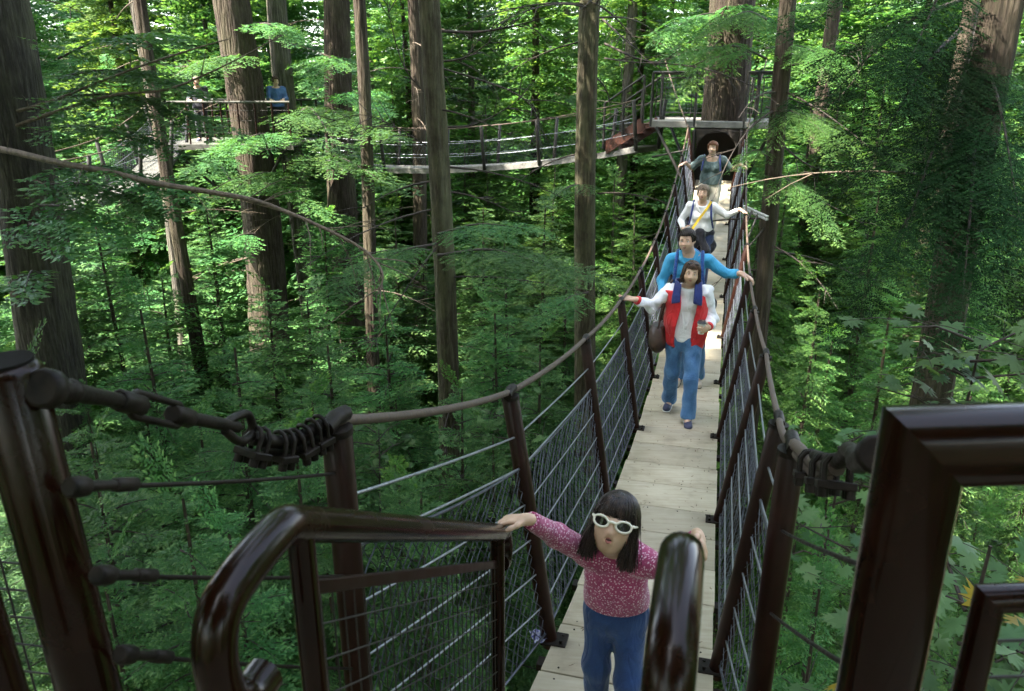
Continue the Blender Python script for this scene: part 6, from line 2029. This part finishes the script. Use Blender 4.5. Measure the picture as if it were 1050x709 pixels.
# ---------------------------------------------------------------- two visitors on the distant left platform
def far_person(px, d, z, label, top, hairm, rz, seed):
    p = P(px, 100, d); e = empty('person', Vector((p.x, p.y, z)), label, 'person', rz=rz)
    J = dict(hh=.225, head=(0, -.10, 1.55), rot=(.3, -.15, 0), neck=(0, -.04, 1.41), chest=(0, -.02, 1.23), waist=(0, 0, 1.05), hip=(0, 0, .91), sw=.20,
        sh_r=(-.185, -.02, 1.35), el_r=(-.24, -.10, 1.10), wr_r=(-.18, -.33, 1.08), sh_l=(.185, -.02, 1.35), el_l=(.24, -.10, 1.10), wr_l=(.16, -.33, 1.08),
        hj_l=(.09, 0, .86), hj_r=(-.09, 0, .86), kn_l=(.10, -.05, .48), kn_r=(-.10, -.03, .48), an_l=(.11, 0, .085), an_r=(-.11, 0, .085), necktop=(1.41, .4))
    S, body, w, R, hh = figure(e, 1.0, J, 'skin_a', .013, top, .88, 'black_cloth', sleeve=1.85, wr=.008, top_thick=.02, hand_l=dict(f=(-.2, -1, -.1), up=(0, 0, 1), fr=1.4), hand_r=dict(f=(.2, -1, -.1), up=(0, 0, 1), fr=1.4), seed=seed)
    hair_cap(e, w, R, hh, hairm, .012, puff=1.06, front=.25, low=-.2)
    strands(e, hair_paths(w, R, hh, 160, seed, .1, fringe=.28, puff=1.1), .012, hairm)
far_person(284, 21.45, LZ, 'distant visitor in blue jacket leaning on the pale platform rail', 'blue_jacket', 'hair_brown', .3, 41)
far_person(204, 20.9, LZ, 'distant visitor in black top at the left end of the far platform', 'black_cloth', 'hair_grey', .1, 43)

# crumpled printed leaflet at the foot of the second left post
c = P(553, 655, 3.72)
mb = MB()
R_ = random.Random(4); n = 9
vs = []
for i in range(n):
    for j in range(n):
        x, y = (i / (n - 1) - .5) * .075, (j / (n - 1) - .5) * .09
        vs.append(Vector((x, y, .018 + .012 * math.sin(i * 1.3) * math.cos(j * 1.1) + R_.uniform(-.004, .004))))
mb.add(vs, [(i * n + j, (i + 1) * n + j, (i + 1) * n + j + 1, i * n + j + 1) for i in range(n - 1) for j in range(n - 1)])
o = mb.build('leaflet', simple('blue_printed_paper', [(.42, (.06, .05, .22)), (.5, (.16, .16, .34)), (.56, (.32, .32, .40))], (60, 60, 60), 3, (.5, .6), 0, 0))
o.location = c; o.rotation_euler = (0, 0, .3)
props(o, 'crumpled blue and white leaflet lodged in the netting by a left bridge post', 'leaflet')
SUN_ELEV, SUN_AZIM, SUN_E, EXPO = 56, -115, 3.4, 3.55
# ================================================================ camera, sky, sun
cam = bpy.data.cameras.new('camera'); co = bpy.data.objects.new('camera', cam); COL.objects.link(co)
cam.sensor_width = 36; cam.sensor_fit = 'HORIZONTAL'; cam.lens = 36 * F / 1050
cam.clip_start = .05; cam.clip_end = 2000
cam.dof.use_dof = True; cam.dof.focus_distance = 5.0; cam.dof.aperture_fstop = 7.0
co.location = (0, 0, CAMZ); co.rotation_euler = (math.radians(90) - TH, 0, 0)
scene.camera = co
SUN_EL, SUN_AZ = math.radians(SUN_ELEV), math.radians(SUN_AZIM)      # azimuth from +Y towards +X
w = bpy.data.worlds.new('World'); scene.world = w; w.use_nodes = True
nt = w.node_tree; nt.nodes.clear()
sk = nt.nodes.new('ShaderNodeTexSky'); sk.sky_type = 'NISHITA'; sk.sun_disc = False
sk.sun_elevation = SUN_EL; sk.sun_rotation = SUN_AZ
sk.air_density = 1.0; sk.dust_density = 2.0; sk.ozone_density = 1.0
bg = nt.nodes.new('ShaderNodeBackground'); bg.inputs[1].default_value = .15
wo = nt.nodes.new('ShaderNodeOutputWorld')
# part of the sky's blue mixed to grey, for warmer skylight
bw = nt.nodes.new('ShaderNodeRGBToBW'); nt.links.new(sk.outputs[0], bw.inputs[0])
mxs = nt.nodes.new('ShaderNodeMix'); mxs.data_type = 'RGBA'; mxs.inputs[0].default_value = .52
nt.links.new(sk.outputs[0], mxs.inputs[6]); nt.links.new(bw.outputs[0], mxs.inputs[7])
nt.links.new(mxs.outputs[2], bg.inputs[0]); nt.links.new(bg.outputs[0], wo.inputs[0])
sl = bpy.data.lights.new('sun', 'SUN'); sl.energy = SUN_E; sl.angle = math.radians(.6); sl.color = (1, .94, .82)
so = bpy.data.objects.new('sun', sl); COL.objects.link(so)
dirv = Vector((math.sin(SUN_AZ) * math.cos(SUN_EL), math.cos(SUN_AZ) * math.cos(SUN_EL), math.sin(SUN_EL)))
so.rotation_euler = dirv.to_track_quat('Z', 'Y').to_euler(); so.location = dirv * 80
vs = scene.view_settings
vs.view_transform = 'Standard'; vs.look = 'None'; vs.gamma = 1; vs.use_curve_mapping = False; vs.exposure = EXPO
cy = scene.cycles
cy.max_bounces = 7; cy.diffuse_bounces = 4; cy.glossy_bounces = 3; cy.transmission_bounces = 4; cy.transparent_max_bounces = 8
cy.caustics_reflective = False; cy.caustics_refractive = False
cy.use_denoising = True
cy.use_adaptive_sampling = True; cy.adaptive_threshold = .015
cy.sample_clamp_indirect = 6
